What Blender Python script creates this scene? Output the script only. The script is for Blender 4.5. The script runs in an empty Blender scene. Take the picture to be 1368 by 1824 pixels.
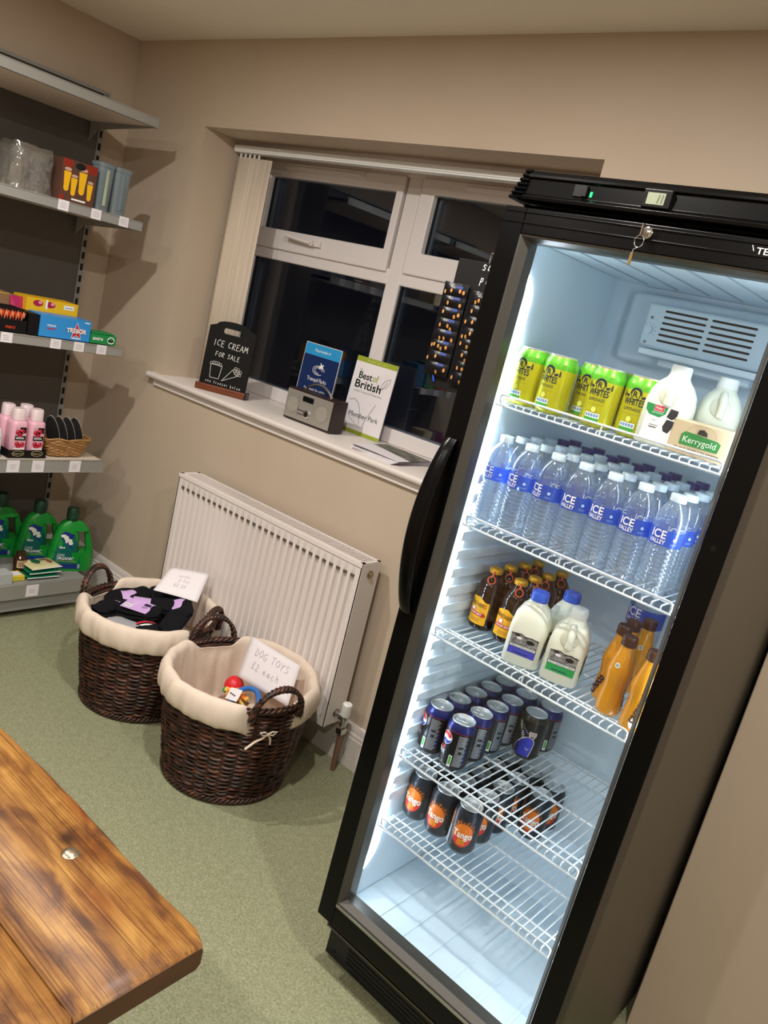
import bpy, bmesh, math, random
from mathutils import Matrix, Vector
from mathutils.geometry import tessellate_polygon
from mathutils import noise as mnoise
S = bpy.context.scene
COL = S.collection
PI = math.pi

# ---------------------------------------------------------------- camera, world, exposure
def basis(yaw, pitch, roll):
    f = Vector((-math.sin(yaw)*math.cos(pitch), math.cos(yaw)*math.cos(pitch), math.sin(pitch)))
    r = f.cross(Vector((0, 0, 1))).normalized(); u = r.cross(f)
    c, s = math.cos(roll), math.sin(roll)
    return r*c + u*s, u*c - r*s, f
R_, U_, F_ = basis(0.6345, -0.2293, 0.2433)
cd = bpy.data.cameras.new('camera'); cam = bpy.data.objects.new('camera', cd); COL.objects.link(cam)
m = Matrix.Identity(4)
for i in range(3):
    m[i][0], m[i][1], m[i][2] = R_[i], U_[i], -F_[i]
m.translation = Vector((3.3728, -2.0981, 1.5377))
cam.matrix_world = m
cd.sensor_fit = 'HORIZONTAL'; cd.sensor_width = 36; cd.lens = 1420.52/1368*36
cd.shift_x = 2.3627/1368; cd.shift_y = -15.074/1368
cd.clip_start = 0.05
S.camera = cam
W = bpy.data.worlds.new('night'); S.world = W; W.use_nodes = True
W.node_tree.nodes['Background'].inputs[0].default_value = (0.012, 0.016, 0.03, 1)
W.node_tree.nodes['Background'].inputs[1].default_value = 0.25
S.view_settings.view_transform = 'Standard'; S.view_settings.look = 'None'
S.view_settings.gamma = 1; S.view_settings.use_curve_mapping = False
S.view_settings.exposure = 0.0
S.cycles.transparent_max_bounces = 40
S.cycles.max_bounces = 16; S.cycles.diffuse_bounces = 8

SPOT_W = 18.6
SPOTS = [(1.33, -1.28), (2.42, -1.2), (3.5, -1.25), (1.33, -2.7), (2.42, -2.7), (3.5, -2.7)]
LED_STRENGTH = 28.0

# ---------------------------------------------------------------- helpers
def lin(c):
    return tuple(((v/12.92) if v <= .04045 else ((v+.055)/1.055)**2.4) for v in c)
def hexc(h):
    return lin(tuple(int(h[i:i+2], 16)/255 for i in (0, 2, 4)))
MATS = {}
def mat(name, col='808080', rough=.5, metal=0.0, spec=.5, emit=None, es=0.0, noise=None, bump=None, coat=0.0, trans=0.0, sss=0.0):
    """noise=(scale, hex2, contrast, (sx,sy,sz)); bump=(scale,strength,dist)"""
    if name in MATS: return MATS[name]
    m = bpy.data.materials.new(name); m.use_nodes = True; MATS[name] = m
    nt = m.node_tree; b = nt.nodes['Principled BSDF']
    c = hexc(col)
    b.inputs['Base Color'].default_value = (*c, 1); b.inputs['Roughness'].default_value = rough
    b.inputs['Metallic'].default_value = metal; b.inputs['Specular IOR Level'].default_value = spec
    b.inputs['Coat Weight'].default_value = coat; b.inputs['Transmission Weight'].default_value = trans
    if sss: b.inputs['Subsurface Weight'].default_value = sss; b.inputs['Subsurface Radius'].default_value = (.01, .01, .01)
    if emit:
        b.inputs['Emission Color'].default_value = (*hexc(emit), 1); b.inputs['Emission Strength'].default_value = es
    def coords(sc):
        tc = nt.nodes.new('ShaderNodeTexCoord'); mp = nt.nodes.new('ShaderNodeMapping')
        nt.links.new(tc.outputs['Object'], mp.inputs[0]); mp.inputs['Scale'].default_value = sc
        return mp.outputs[0]
    if noise:
        s, h2, con, st = noise
        n = nt.nodes.new('ShaderNodeTexNoise'); n.inputs['Scale'].default_value = s; n.inputs['Detail'].default_value = 5
        nt.links.new(coords(st), n.inputs['Vector'])
        r = nt.nodes.new('ShaderNodeValToRGB'); r.color_ramp.elements[0].position = .5-con; r.color_ramp.elements[1].position = .5+con
        r.color_ramp.elements[0].color = (*c, 1); r.color_ramp.elements[1].color = (*hexc(h2), 1)
        nt.links.new(n.outputs['Fac'], r.inputs[0]); nt.links.new(r.outputs[0], b.inputs['Base Color'])
    if bump:
        s, st, d = bump
        n = nt.nodes.new('ShaderNodeTexNoise'); n.inputs['Scale'].default_value = s; n.inputs['Detail'].default_value = 4
        nt.links.new(coords((1, 1, 1)), n.inputs['Vector'])
        bp = nt.nodes.new('ShaderNodeBump'); bp.inputs['Strength'].default_value = st; bp.inputs['Distance'].default_value = d
        nt.links.new(n.outputs['Fac'], bp.inputs['Height']); nt.links.new(bp.outputs[0], b.inputs['Normal'])
    return m
def glassy(name, tint, refl, milk=0.0, milkcol='e8f0f4', rough=.03, blend=.5):
    m = bpy.data.materials.new(name); m.use_nodes = True; MATS[name] = m
    nt = m.node_tree; nt.nodes.remove(nt.nodes['Principled BSDF'])
    out = nt.nodes['Material Output']
    t = nt.nodes.new('ShaderNodeBsdfTransparent'); t.inputs[0].default_value = (*tint, 1)
    g = nt.nodes.new('ShaderNodeBsdfGlossy'); g.inputs['Roughness'].default_value = rough
    lw = nt.nodes.new('ShaderNodeLayerWeight'); lw.inputs[0].default_value = blend
    mr = nt.nodes.new('ShaderNodeMapRange'); mr.inputs[1].default_value = 0; mr.inputs[2].default_value = 1
    mr.inputs[3].default_value = refl; mr.inputs[4].default_value = .85
    mx = nt.nodes.new('ShaderNodeMixShader')
    lw.inputs[0].default_value = .5; pw = nt.nodes.new('ShaderNodeMath'); pw.operation = 'POWER'; pw.inputs[1].default_value = 6.5 - 7*blend
    nt.links.new(lw.outputs['Facing'], pw.inputs[0]); nt.links.new(pw.outputs[0], mr.inputs[0]); nt.links.new(mr.outputs[0], mx.inputs[0])
    src = t.outputs[0]
    if milk:
        d = nt.nodes.new('ShaderNodeBsdfTranslucent'); d.inputs[0].default_value = (*hexc(milkcol), 1)
        d2 = nt.nodes.new('ShaderNodeBsdfDiffuse'); d2.inputs[0].default_value = (*hexc(milkcol), 1)
        ad = nt.nodes.new('ShaderNodeMixShader'); nt.links.new(d.outputs[0], ad.inputs[1]); nt.links.new(d2.outputs[0], ad.inputs[2])
        m2 = nt.nodes.new('ShaderNodeMixShader'); m2.inputs[0].default_value = milk
        nt.links.new(t.outputs[0], m2.inputs[1]); nt.links.new(ad.outputs[0], m2.inputs[2]); src = m2.outputs[0]
    nt.links.new(src, mx.inputs[1]); nt.links.new(g.outputs[0], mx.inputs[2])
    nt.links.new(mx.outputs[0], out.inputs[0])
    return m

class MB:
    def __init__(s): s.V = []; s.F = []; s.M = []; s.mats = []
    def mi(s, m):
        if m not in s.mats: s.mats.append(m)
        return s.mats.index(m)
    def add(s, vs, fs, m, T=None):
        o = len(s.V); k = s.mi(m)
        for v in vs: s.V.append(tuple(T @ Vector(v)) if T else tuple(v))
        for f in fs: s.F.append(tuple(i+o for i in f)); s.M.append(k)
        return s
    def box(s, a, b, m, T=None):
        x0, y0, z0 = a; x1, y1, z1 = b
        vs = [(x0,y0,z0),(x1,y0,z0),(x1,y1,z0),(x0,y1,z0),(x0,y0,z1),(x1,y0,z1),(x1,y1,z1),(x0,y1,z1)]
        return s.add(vs, [(0,3,2,1),(4,5,6,7),(0,1,5,4),(1,2,6,5),(2,3,7,6),(3,0,4,7)], m, T)
    def lathe(s, prof, m, n=24, T=None, c=(0, 0), fn=None, sq=None):
        """prof [(r,z)]; fn(theta,r,z)->r ; sq: superellipse"""
        vs = []; fs = []; rings = []
        for r, z in prof:
            if r <= 1e-6:
                rings.append([len(vs)]); vs.append((c[0], c[1], z)); continue
            ring = []
            for i in range(n):
                a = 2*PI*i/n; rr = fn(a, r, z) if fn else r
                if sq:
                    k = (abs(math.cos(a))**sq + abs(math.sin(a))**sq)**(-1/sq); rr *= k
                ring.append(len(vs)); vs.append((c[0]+rr*math.cos(a), c[1]+rr*math.sin(a), z))
            rings.append(ring)
        for a, b in zip(rings, rings[1:]):
            if len(a) == 1 and len(b) == 1: continue
            for i in range(n):
                j = (i+1) % n
                if len(a) == 1: fs.append((a[0], b[i], b[j]))
                elif len(b) == 1: fs.append((a[i], a[j], b[0]))
                else: fs.append((a[i], a[j], b[j], b[i]))
        return s.add(vs, fs, m, T)
    def tube(s, pts, r, m, n=8, closed=False, T=None, cap=True):
        pts = [Vector(p) for p in pts]; N = len(pts)
        rs = r if isinstance(r, (list, tuple)) else [r]*N
        t0 = (pts[1]-pts[0]).normalized(); up = Vector((0, 0, 1)) if abs(t0.z) < .9 else Vector((1, 0, 0))
        nrm = t0.cross(up).normalized(); vs = []; fs = []
        for i, p in enumerate(pts):
            a = pts[i-1] if (i or closed) else p; b = pts[(i+1) % N] if (i < N-1 or closed) else p
            t = (b-a).normalized(); nrm = (nrm - t*nrm.dot(t)).normalized(); bn = t.cross(nrm)
            for k in range(n):
                q = 2*PI*k/n; vs.append(p + (nrm*math.cos(q) + bn*math.sin(q))*rs[i])
        for i in range(N if closed else N-1):
            j = (i+1) % N
            for k in range(n):
                l = (k+1) % n; fs.append((i*n+k, j*n+k, j*n+l, i*n+l))
        if cap and not closed:
            fs.append(tuple(range(n))); fs.append(tuple((N-1)*n+k for k in reversed(range(n))))
        return s.add(vs, fs, m, T)
    def grid(s, fn, nu, nv, m, T=None, wrapu=False):
        vs = [fn(i/nu if not wrapu else i/nu, j/nv) for j in range(nv+1) for i in range(nu if wrapu else nu+1)]
        w = nu if wrapu else nu+1; fs = []
        for j in range(nv):
            for i in range(nu):
                k = (i+1) % w; fs.append((j*w+i, j*w+k, (j+1)*w+k, (j+1)*w+i))
        return s.add(vs, fs, m, T)
    def prism(s, pts, y0, y1, m, T=None, ax='y'):
        """pts (u,z) outline extruded along y (or x / z)"""
        n = len(pts)
        def P(u, v, d): return {'y': (u, d, v), 'x': (d, u, v), 'z': (u, v, d)}[ax]
        vs = [P(u, v, y0) for u, v in pts] + [P(u, v, y1) for u, v in pts]
        tr = tessellate_polygon([[Vector((u, v, 0)) for u, v in pts]])
        fs = [tuple(t) for t in tr] + [tuple(n+i for i in reversed(t)) for t in tr]
        fs += [(i, (i+1) % n, n+(i+1) % n, n+i) for i in range(n)]
        return s.add(vs, fs, m, T)
    def sphere(s, c, r, m, n=16, sc=(1, 1, 1), T=None):
        pr = [(0, -1)] + [(math.sin(PI*k/(n//2)), -math.cos(PI*k/(n//2))) for k in range(1, n//2)] + [(0, 1)]
        t = Matrix.Translation(c) @ Matrix.Diagonal((r*sc[0], r*sc[1], r*sc[2], 1))
        return s.lathe(pr, m, n, (T @ t) if T else t)
    def build(s, name, parent=None, bevel=0, ang=35, smooth=True, segs=2, fix=True):
        me = bpy.data.meshes.new(name); me.from_pydata(s.V, [], s.F)
        for q in s.mats: me.materials.append(q)
        me.polygons.foreach_set('material_index', s.M)
        if fix:
            bm = bmesh.new(); bm.from_mesh(me); bmesh.ops.recalc_face_normals(bm, faces=bm.faces); bm.to_mesh(me); bm.free()
        if smooth:
            me.polygons.foreach_set('use_smooth', [True]*len(me.polygons)); me.set_sharp_from_angle(angle=math.radians(ang))
        o = bpy.data.objects.new(name, me); COL.objects.link(o)
        if parent: o.parent = parent
        if bevel:
            b = o.modifiers.new('bevel', 'BEVEL'); b.width = bevel; b.segments = segs; b.limit_method = 'ANGLE'; b.angle_limit = math.radians(40)
            b.harden_normals = smooth
        return o

# --- text and flat artwork put on real surfaces -------------------------------------------
_tc = {}
def text_tris(s, bold=0.0, shear=0.0):
    k = (s, bold, shear)
    if k in _tc: return _tc[k]
    cu = bpy.data.curves.new('t', 'FONT'); cu.body = s; cu.size = 1; cu.offset = bold; cu.shear = shear; cu.resolution_u = 3
    cu.fill_mode = 'FRONT'
    o = bpy.data.objects.new('t', cu); me = o.to_mesh()
    tr = []
    for p in me.polygons:
        v = [tuple(me.vertices[i].co[:2]) for i in p.vertices]
        for i in range(1, len(v)-1): tr.append((v[0], v[i], v[i+1]))
    o.to_mesh_clear(); bpy.data.objects.remove(o); bpy.data.curves.remove(cu)
    xs = [q[0] for t in tr for q in t] or [0, 1]
    _tc[k] = (tr, min(xs), max(xs)); return _tc[k]
# hand-written stroke letters on a unit grid
HW = {'I':[[(.5,0),(.5,1)]],'C':[[(.9,.85),(.6,1),(.2,.8),(.05,.4),(.3,.05),(.8,.1)]],'E':[[(.8,1),(.15,1),(.1,0),(.85,0)],[(.12,.52),(.7,.55)]],
'R':[[(.1,0),(.15,1),(.7,.95),(.75,.65),(.15,.5),(.85,0)]],'A':[[(0,0),(.45,1),(.9,0)],[(.2,.38),(.72,.38)]],'M':[[(0,0),(.15,1),(.5,.35),(.85,1),(1,0)]],
'F':[[(.15,0),(.15,1),(.8,1)],[(.15,.55),(.65,.55)]],'O':[[(.5,1),(.1,.7),(.1,.3),(.5,0),(.85,.3),(.85,.7),(.5,1)]],'S':[[(.8,.9),(.4,1),(.15,.75),(.7,.4),(.6,.05),(.1,.05)]],
'L':[[(.15,1),(.15,0),(.8,0)]],'D':[[(.15,0),(.15,1),(.6,.95),(.85,.5),(.6,.05),(.15,0)]],'G':[[(.85,.85),(.5,1),(.1,.6),(.2,.1),(.7,0),(.85,.4),(.5,.4)]],
'T':[[(0,1),(.9,1)],[(.45,1),(.45,0)]],'Y':[[(.05,1),(.45,.5)],[(.85,1),(.45,.5),(.4,0)]],'V':[[(0,1),(.4,0),(.8,1)]],
's':[[(.65,.5),(.3,.6),(.15,.42),(.6,.22),(.5,0),(.1,.05)]],'e':[[(.1,.3),(.65,.32),(.5,.6),(.15,.45),(.15,.1),(.65,.05)]],'f':[[(.6,.95),(.35,.9),(.3,0)],[(.1,.55),(.6,.55)]],
'r':[[(.2,.6),(.2,0)],[(.2,.4),(.6,.6)]],'z':[[(.1,.6),(.6,.6),(.1,0),(.7,0)]],'b':[[(.15,1),(.15,0),(.55,.05),(.6,.4),(.2,.5)]],'l':[[(.3,1),(.3,0)]],
'o':[[(.35,.6),(.1,.3),(.35,0),(.6,.3),(.35,.6)]],'w':[[(.05,.6),(.2,0),(.4,.45),(.6,0),(.75,.6)]],'a':[[(.6,.55),(.2,.55),(.1,.1),(.55,.1),(.6,.6),(.65,0)]],
'c':[[(.6,.5),(.3,.6),(.1,.3),(.3,0),(.6,.1)]],'h':[[(.15,1),(.15,0)],[(.15,.4),(.45,.6),(.6,0)]],'t':[[(.3,.9),(.3,0),(.55,.05)],[(.1,.6),(.6,.6)]],'p':[[(.15,.6),(.12,-.3)],[(.15,.5),(.55,.6),(.6,.2),(.15,.1)]],
'-':[[(.1,.4),(.8,.45)]],'2':[[(.1,.8),(.4,1),(.7,.75),(.1,0),(.8,0)]],'£':[[(.75,.9),(.45,1),(.3,.6),(.35,.1),(.05,0),(.8,.02)],[(.1,.5),(.6,.5)]],
'3':[[(.1,.9),(.6,1),(.4,.55),(.7,.3),(.4,0),(.1,.1)]],'5':[[(.7,1),(.2,1),(.2,.55),(.6,.5),(.6,.1),(.1,0)]],'.':[[(.2,.02),(.25,.06)]],'0':[[(.4,1),(.1,.5),(.4,0),(.7,.5),(.4,1)]],'n':[[(.15,.6),(.15,0)],[(.15,.4),(.45,.6),(.6,0)]],'k':[[(.15,1),(.15,0)],[(.6,.6),(.15,.3),(.6,0)]],' ':[]}
class Art:
    def __init__(s): s.T = []
    def tri(s, t, m, l): s.T.append((t, m, l))
    def poly(s, pts, m, l=1):
        for t in tessellate_polygon([[Vector((u, v, 0)) for u, v in pts]]): s.tri(tuple(pts[i] for i in t), m, l)
        return s
    def rect(s, u0, v0, u1, v1, m, l=1): return s.poly([(u0, v0), (u1, v0), (u1, v1), (u0, v1)], m, l)
    def ell(s, u, v, a, b, m, l=1, n=28, a0=0, a1=2*PI):
        return s.poly([(u+a*math.cos(a0+(a1-a0)*i/n), v+b*math.sin(a0+(a1-a0)*i/n)) for i in range(n if a1-a0 > 6.2 else n+1)], m, l)
    def line(s, pts, w, m, l=2):
        for (x0, y0), (x1, y1) in zip(pts, pts[1:]):
            dx, dy = x1-x0, y1-y0; d = math.hypot(dx, dy) or 1e-6; nx, ny = -dy/d*w/2, dx/d*w/2; ex, ey = dx/d*w*.3, dy/d*w*.3
            q = [(x0+nx-ex, y0+ny-ey), (x0-nx-ex, y0-ny-ey), (x1-nx+ex, y1-ny+ey), (x1+nx+ex, y1+ny+ey)]
            s.tri((q[0], q[1], q[2]), m, l); s.tri((q[0], q[2], q[3]), m, l)
        return s
    def text(s, t, u, v, h, m, l=2, al='c', w=None, bold=0.0, shear=0.0, rot=0):
        if 'M' in t: bold = 0.0
        tr, a, b = text_tris(t, bold, shear); sc = h/.7; sx = sc if w is None else w/(b-a)
        off = {'c': (a+b)/2, 'l': a, 'r': b}[al]; c, sn = math.cos(rot), math.sin(rot)
        for q in tr:
            pp = [((x-off)*sx, y*sc) for x, y in q]
            s.tri(tuple((u+x*c-y*sn, v+x*sn+y*c) for x, y in pp), m, l)
        return s
    def hand(s, t, u, v, h, adv, w, m, l=2, slope=0.0):
        rnd = random.Random(len(t)*7+int(h*1e4))
        for ch in t:
            jy = rnd.uniform(-.06, .06)*h
            for st in HW.get(ch, []): s.line([(u+x*h*.62+y*h*.08, v+y*h+jy+slope*(x*h)) for x, y in st], w, m, l)
            u += adv*(1 if ch != ' ' else .8); v += slope*adv
        return s
    def build(s, name, parent, fn, step=None, d=.00025, base=.0004):
        mb = MB()
        for t, m, l in s.T:
            o = base + d*l; tris = [t]
            if step:
                lo = min(p[0] for p in t); hi = max(p[0] for p in t); out = []
                k = math.floor(lo/step)
                while k*step < hi:
                    pg = list(t)
                    for sg, lim in ((1, k*step), (-1, (k+1)*step)):
                        np_ = []
                        for i in range(len(pg)):
                            p, q = pg[i], pg[(i+1) % len(pg)]; dp = (p[0]-lim)*sg; dq = (q[0]-lim)*sg
                            if dp >= 0: np_.append(p)
                            if dp*dq < 0: r = dp/(dp-dq); np_.append((p[0]+(q[0]-p[0])*r, p[1]+(q[1]-p[1])*r))
                        pg = np_
                        if len(pg) < 3: break
                    if len(pg) >= 3: out.append(pg)
                    k += 1
                tris = out
            for pg in tris: mb.add([fn(u, v, o) for u, v in pg], [tuple(range(len(pg)))], m)
        return mb.build(name, parent, smooth=False, fix=False)
def cyl_map(r0, rfn=None, z0=0, a0=0.0):
    def f(u, v, o):
        r = (rfn(v) if rfn else r0) + o; a = u/r0 + a0
        return (r*math.sin(a), -r*math.cos(a), v+z0)
    return f
def mapY(y, x0=0, z0=0): return lambda u, v, o: (x0+u, y-o, z0+v)       # faces -y
def mapX(x, y0=0, z0=0): return lambda u, v, o: (x+o, y0+u, z0+v)       # faces +x
def mapZ(z, x0=0, y0=0): return lambda u, v, o: (x0+u, y0+v, z+o)

def tag(o, label, cat, group=None):
    o['label'] = label; o['category'] = cat
    if group: o['group'] = group
    return o
def thing(name, label, cat, loc=(0, 0, 0), rz=0, group=None, M=None):
    o = bpy.data.objects.new(name, None); COL.objects.link(o); o.empty_display_size = .05
    if M is None: M = Matrix.Translation(loc) @ Matrix.Rotation(rz, 4, 'Z')
    o.matrix_world = M
    return tag(o, label, cat, group)
def struct(o): o['kind'] = 'structure'; return o
def copy_tree(o, parent=None):
    c = o.copy(); COL.objects.link(c)
    if parent: c.parent = parent
    for ch in [x for x in bpy.data.objects if x.parent == o]: copy_tree(ch, c)
    return c
def relabel(o, label, group=None, M=None):
    o['label'] = label
    if group: o['group'] = group
    if M is not None: o.matrix_world = M
    return o
def place(protoflag, proto, M, label, group=None):
    """first call moves the prototype, later calls copy it"""
    if not protoflag.get(proto.name):
        protoflag[proto.name] = True; o = proto
    else: o = copy_tree(proto)
    return relabel(o, label, group, M)
USED = {}
ORD = ['first', 'second', 'third', 'fourth', 'fifth', 'sixth', 'seventh', 'eighth', 'ninth', 'tenth']

# ---------------------------------------------------------------- materials
wallM = mat('wall_paint', 'c2b2a0', .7, spec=.3, noise=(3, 'bcab98', .3, (1, 1, 1)), bump=(90, .12, .002))
ceilM = mat('ceiling_paint', 'f0ebe0', .8, spec=.2, bump=(60, .1, .002))
whiteM = mat('white_gloss_paint', 'ddd5d0', .35)
upvcM = mat('white_upvc', 'dcd6d6', .3)
blackM = mat('black_plastic', '08080a', .28, spec=.35)
whitepl = mat('white_plastic', 'e8eaea', .35)
paperM = mat('white_paper', 'e6e1e6', .8, spec=.2)
steelM = mat('brushed_steel', 'b8b8b4', .3, metal=1)
chromeM = mat('chrome', 'd8d8d8', .12, metal=1)
def ink(h, r=.6): return mat('ink_'+h, h, r, spec=.3)
inkK = ink('141414'); inkW = ink('eeeeee')

# floor : speckled sage vinyl
floorM = bpy.data.materials.new('sage_vinyl'); floorM.use_nodes = True
nt = floorM.node_tree; b = nt.nodes['Principled BSDF']; b.inputs['Roughness'].default_value = .36; b.inputs['Specular IOR Level'].default_value = .4
tc = nt.nodes.new('ShaderNodeTexCoord')
n1 = nt.nodes.new('ShaderNodeTexNoise'); n1.inputs['Scale'].default_value = 170; n1.inputs['Detail'].default_value = 3
n2 = nt.nodes.new('ShaderNodeTexNoise'); n2.inputs['Scale'].default_value = 45; n2.inputs['Detail'].default_value = 5
vo = nt.nodes.new('ShaderNodeTexVoronoi'); vo.inputs['Scale'].default_value = 130
for n in (n1, n2, vo): nt.links.new(tc.outputs['Object'], n.inputs['Vector'])
r1 = nt.nodes.new('ShaderNodeValToRGB'); r1.color_ramp.elements[0].position = .36; r1.color_ramp.elements[1].position = .66
r1.color_ramp.elements[0].color = (*hexc('848767'), 1); r1.color_ramp.elements[1].color = (*hexc('a3a488'), 1)
nt.links.new(n1.outputs['Fac'], r1.inputs[0])
r2 = nt.nodes.new('ShaderNodeValToRGB'); r2.color_ramp.elements[0].position = .05; r2.color_ramp.elements[1].position = .16
nt.links.new(vo.outputs['Distance'], r2.inputs[0])
mx = nt.nodes.new('ShaderNodeMixRGB'); mx.inputs[1].default_value = (*hexc('b9bb9f'), 1)
nt.links.new(r2.outputs[0], mx.inputs[0]); nt.links.new(r1.outputs[0], mx.inputs[2])
r3 = nt.nodes.new('ShaderNodeValToRGB'); r3.color_ramp.elements[0].position = .3; r3.color_ramp.elements[1].position = .7
r3.color_ramp.elements[0].color = (.84, .84, .84, 1)
nt.links.new(n2.outputs['Fac'], r3.inputs[0])
mx2 = nt.nodes.new('ShaderNodeMixRGB'); mx2.blend_type = 'MULTIPLY'; mx2.inputs[0].default_value = 1
nt.links.new(mx.outputs[0], mx2.inputs[1]); nt.links.new(r3.outputs[0], mx2.inputs[2]); nt.links.new(mx2.outputs[0], b.inputs['Base Color'])
bp = nt.nodes.new('ShaderNodeBump'); bp.inputs['Strength'].default_value = .12; bp.inputs['Distance'].default_value = .001
nt.links.new(n1.outputs['Fac'], bp.inputs['Height']); nt.links.new(bp.outputs[0], b.inputs['Normal'])

# ---------------------------------------------------------------- structure
ZC = 2.388; RX = 4.7; RY = -4.0
WX0, WX1, WZ0, WZ1, WD = .5306, 2.275, 1.0635, 2.068, .33
struct(MB().box((-.1, RY-.1, -.06), (RX+.1, .02, 0), floorM).build('floor'))
sm = mat('floor_weld', '878d6e', .4)
struct(MB().box((-.1, -1.062, 0.0), (RX, -1.0585, .0006), mat('floor_weld', '7d8265', .5)).build('trim_1'))
struct(MB().box((-.1, RY-.1, ZC), (RX+.1, .5, ZC+.05), ceilM).build('ceiling'))
w = MB()
w.box((-.1, 0, 0), (WX0, .42, ZC), wallM); w.box((WX1, 0, 0), (RX+.1, .42, ZC), wallM)
w.box((WX0, 0, 0), (WX1, .42, WZ0-.03), wallM); w.box((WX0, 0, WZ1), (WX1, .42, ZC), wallM)
struct(w.build('wall_back', smooth=False))
struct(MB().box((-.12, RY-.1, 0), (0, 0, ZC), wallM).build('wall_left'))
struct(MB().box((RX, RY-.1, 0), (RX+.12, 0, ZC), wallM).build('wall_right'))
struct(MB().box((-.1, RY-.12, 0), (RX+.1, RY, ZC), wallM).build('wall_front'))
struct(MB().box((3.1, -.21, 0), (RX, -.001, ZC), wallM).build('wall_pier', bevel=.004))
def skirt(name, fn, L0, L1):
    pr = [(0, 0), (0, .155), (.006, .155), (.010, .148), (.011, .128), (.016, .122), (.016, .112), (.019, .108), (.019, 0)]
    mb = MB(); vs = [fn(d, L0, z) for d, z in pr] + [fn(d, L1, z) for d, z in pr]; n = len(pr)
    mb.add(vs, [(i, i+1, n+i+1, n+i) for i in range(n-1)] + [tuple(range(n)), tuple(range(n, 2*n))], whiteM)
    return struct(mb.build(name))
skirt('baseboard_back', lambda d, l, z: (l, -d, z), 0.0, 3.1)
skirt('baseboard_left', lambda d, l, z: (d, l, z), RY, -.0)
# window sill
mb = MB(); pr = [(WD+.01, WZ0-.026), (-.022, WZ0-.026), (-.03, WZ0-.022), (-.035, WZ0-.013), (-.033, WZ0-.004), (-.026, WZ0), (WD+.01, WZ0)]
mb.prism(pr, .470, WX1+.06, whiteM, ax='x')
struct(mb.build('trim_2', ang=60))
struct(MB().box((.50, -.012, WZ0-.050), (WX1+.05, -.0005, WZ0-.026), whiteM).build('trim_3'))

# upvc window
glassM = glassy('night_glass', (.75, .8, .85), .06, rough=.0, blend=.3)
bevM = mat('gasket', '101218', .5)
spacerM = mat('glazing_spacer', '8f9aa8', .3, metal=.8)
win = bpy.data.objects.new('window_1', None); COL.objects.link(win); win['kind'] = 'structure'
def bar(mb, x0, x1, z0, z1, y0, y1): mb.box((x0, y0, z0), (x1, y1, z1), upvcM)
X0, X1 = WX0, WX1; YF = WD; Zb, Zt = WZ0, WZ1
def ring_prism(out, hole, y0, y1, m_):
    mb = MB(); pts = out+hole; vs = [(u, y0, v) for u, v in pts]+[(u, y1, v) for u, v in pts]; n = len(pts); no = len(out); nh = len(hole)
    tr = tessellate_polygon([[Vector((u, v, 0)) for u, v in out], [Vector((u, v, 0)) for u, v in hole]])
    fs = [tuple(q) for q in tr]+[tuple(n+i for i in reversed(q)) for q in tr]
    fs += [(i, (i+1) % no, n+(i+1) % no, n+i) for i in range(no)]+[(no+i, no+(i+1) % nh, n+no+(i+1) % nh, n+no+i) for i in range(nh)]
    return mb.add(vs, fs, m_)
def rc4(x0, x1, z0, z1): return [(x0, z0), (x1, z0), (x1, z1), (x0, z1)]
def member(x0, x1, z0, z1): return MB().box((x0, YF, z0), (x1, YF+.07, z1), upvcM).build('frame_member', win, bevel=.006, segs=3)
ring_prism(rc4(X0, X1, Zb, Zt), rc4(X0+.05, X1-.05, Zb+.058, Zt-.035), YF, YF+.07, upvcM).build('outer_frame', win, bevel=.005, segs=3)
member(1.345, 1.412, Zb+.054, Zt-.031); member(X0+.046, 1.349, 1.640, 1.70); member(1.408, X1-.046, 1.645, 1.70)
def sash(x0, x1, z0, z1, l, r, bt, tp):
    ring_prism(rc4(x0, x1, z0, z1), rc4(x0+l, x1-r, z0+bt, z1-tp), YF-.012, YF+.05, upvcM).build('opening_sash', win, bevel=.006, segs=3)
sash(.556, 1.338, 1.684, 2.036, .05, .032, .082, .060)
sash(1.420, 2.225, 1.690, 2.036, .066, .05, .083, .055)
# inner glazing beads, gaskets, panes
panes = [(.606, 1.306, 1.766, 1.976), (1.486, 2.175, 1.773, 1.981), (.585, 1.343, 1.122, 1.640), (1.418, 2.225, 1.122, 1.645)]
for (x0, x1, z0, z1) in panes:
    g = MB(); y = YF+.012
    g.box((x0-.004, y, z0-.004), (x1+.004, y+.004, z0), bevM); g.box((x0-.004, y, z1), (x1+.004, y+.004, z1+.004), bevM)
    g.box((x0-.004, y, z0), (x0+.002, y+.03, z1), bevM); g.box((x1-.002, y, z0), (x1+.004, y+.03, z1), bevM)
    g.box((x0+.004, y+.012, z0), (x0+.013, y+.026, z1), spacerM); g.box((x1-.013, y+.012, z0), (x1-.004, y+.026, z1), spacerM)
    g.build('gasket', win, smooth=False)
    MB().box((x0-.003, y+.006, z0-.003), (x1+.003, y+.010, z1+.003), glassM).build('pane', win, smooth=False)
    MB().box((x0-.003, y+.028, z0-.003), (x1+.003, y+.032, z1+.003), glassM).build('pane', win, smooth=False)
for x0, x1 in ((.70, 1.14), (1.62, 2.02)):
    v = MB(); v.box((x0, YF-.030, 2.008), (x1, YF-.006, 2.030), upvcM); v.box((x0+.01, YF-.034, 2.012), (x1-.01, YF-.03, 2.02), upvcM)
    v.build('trickle_vent', win, bevel=.004)
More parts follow.
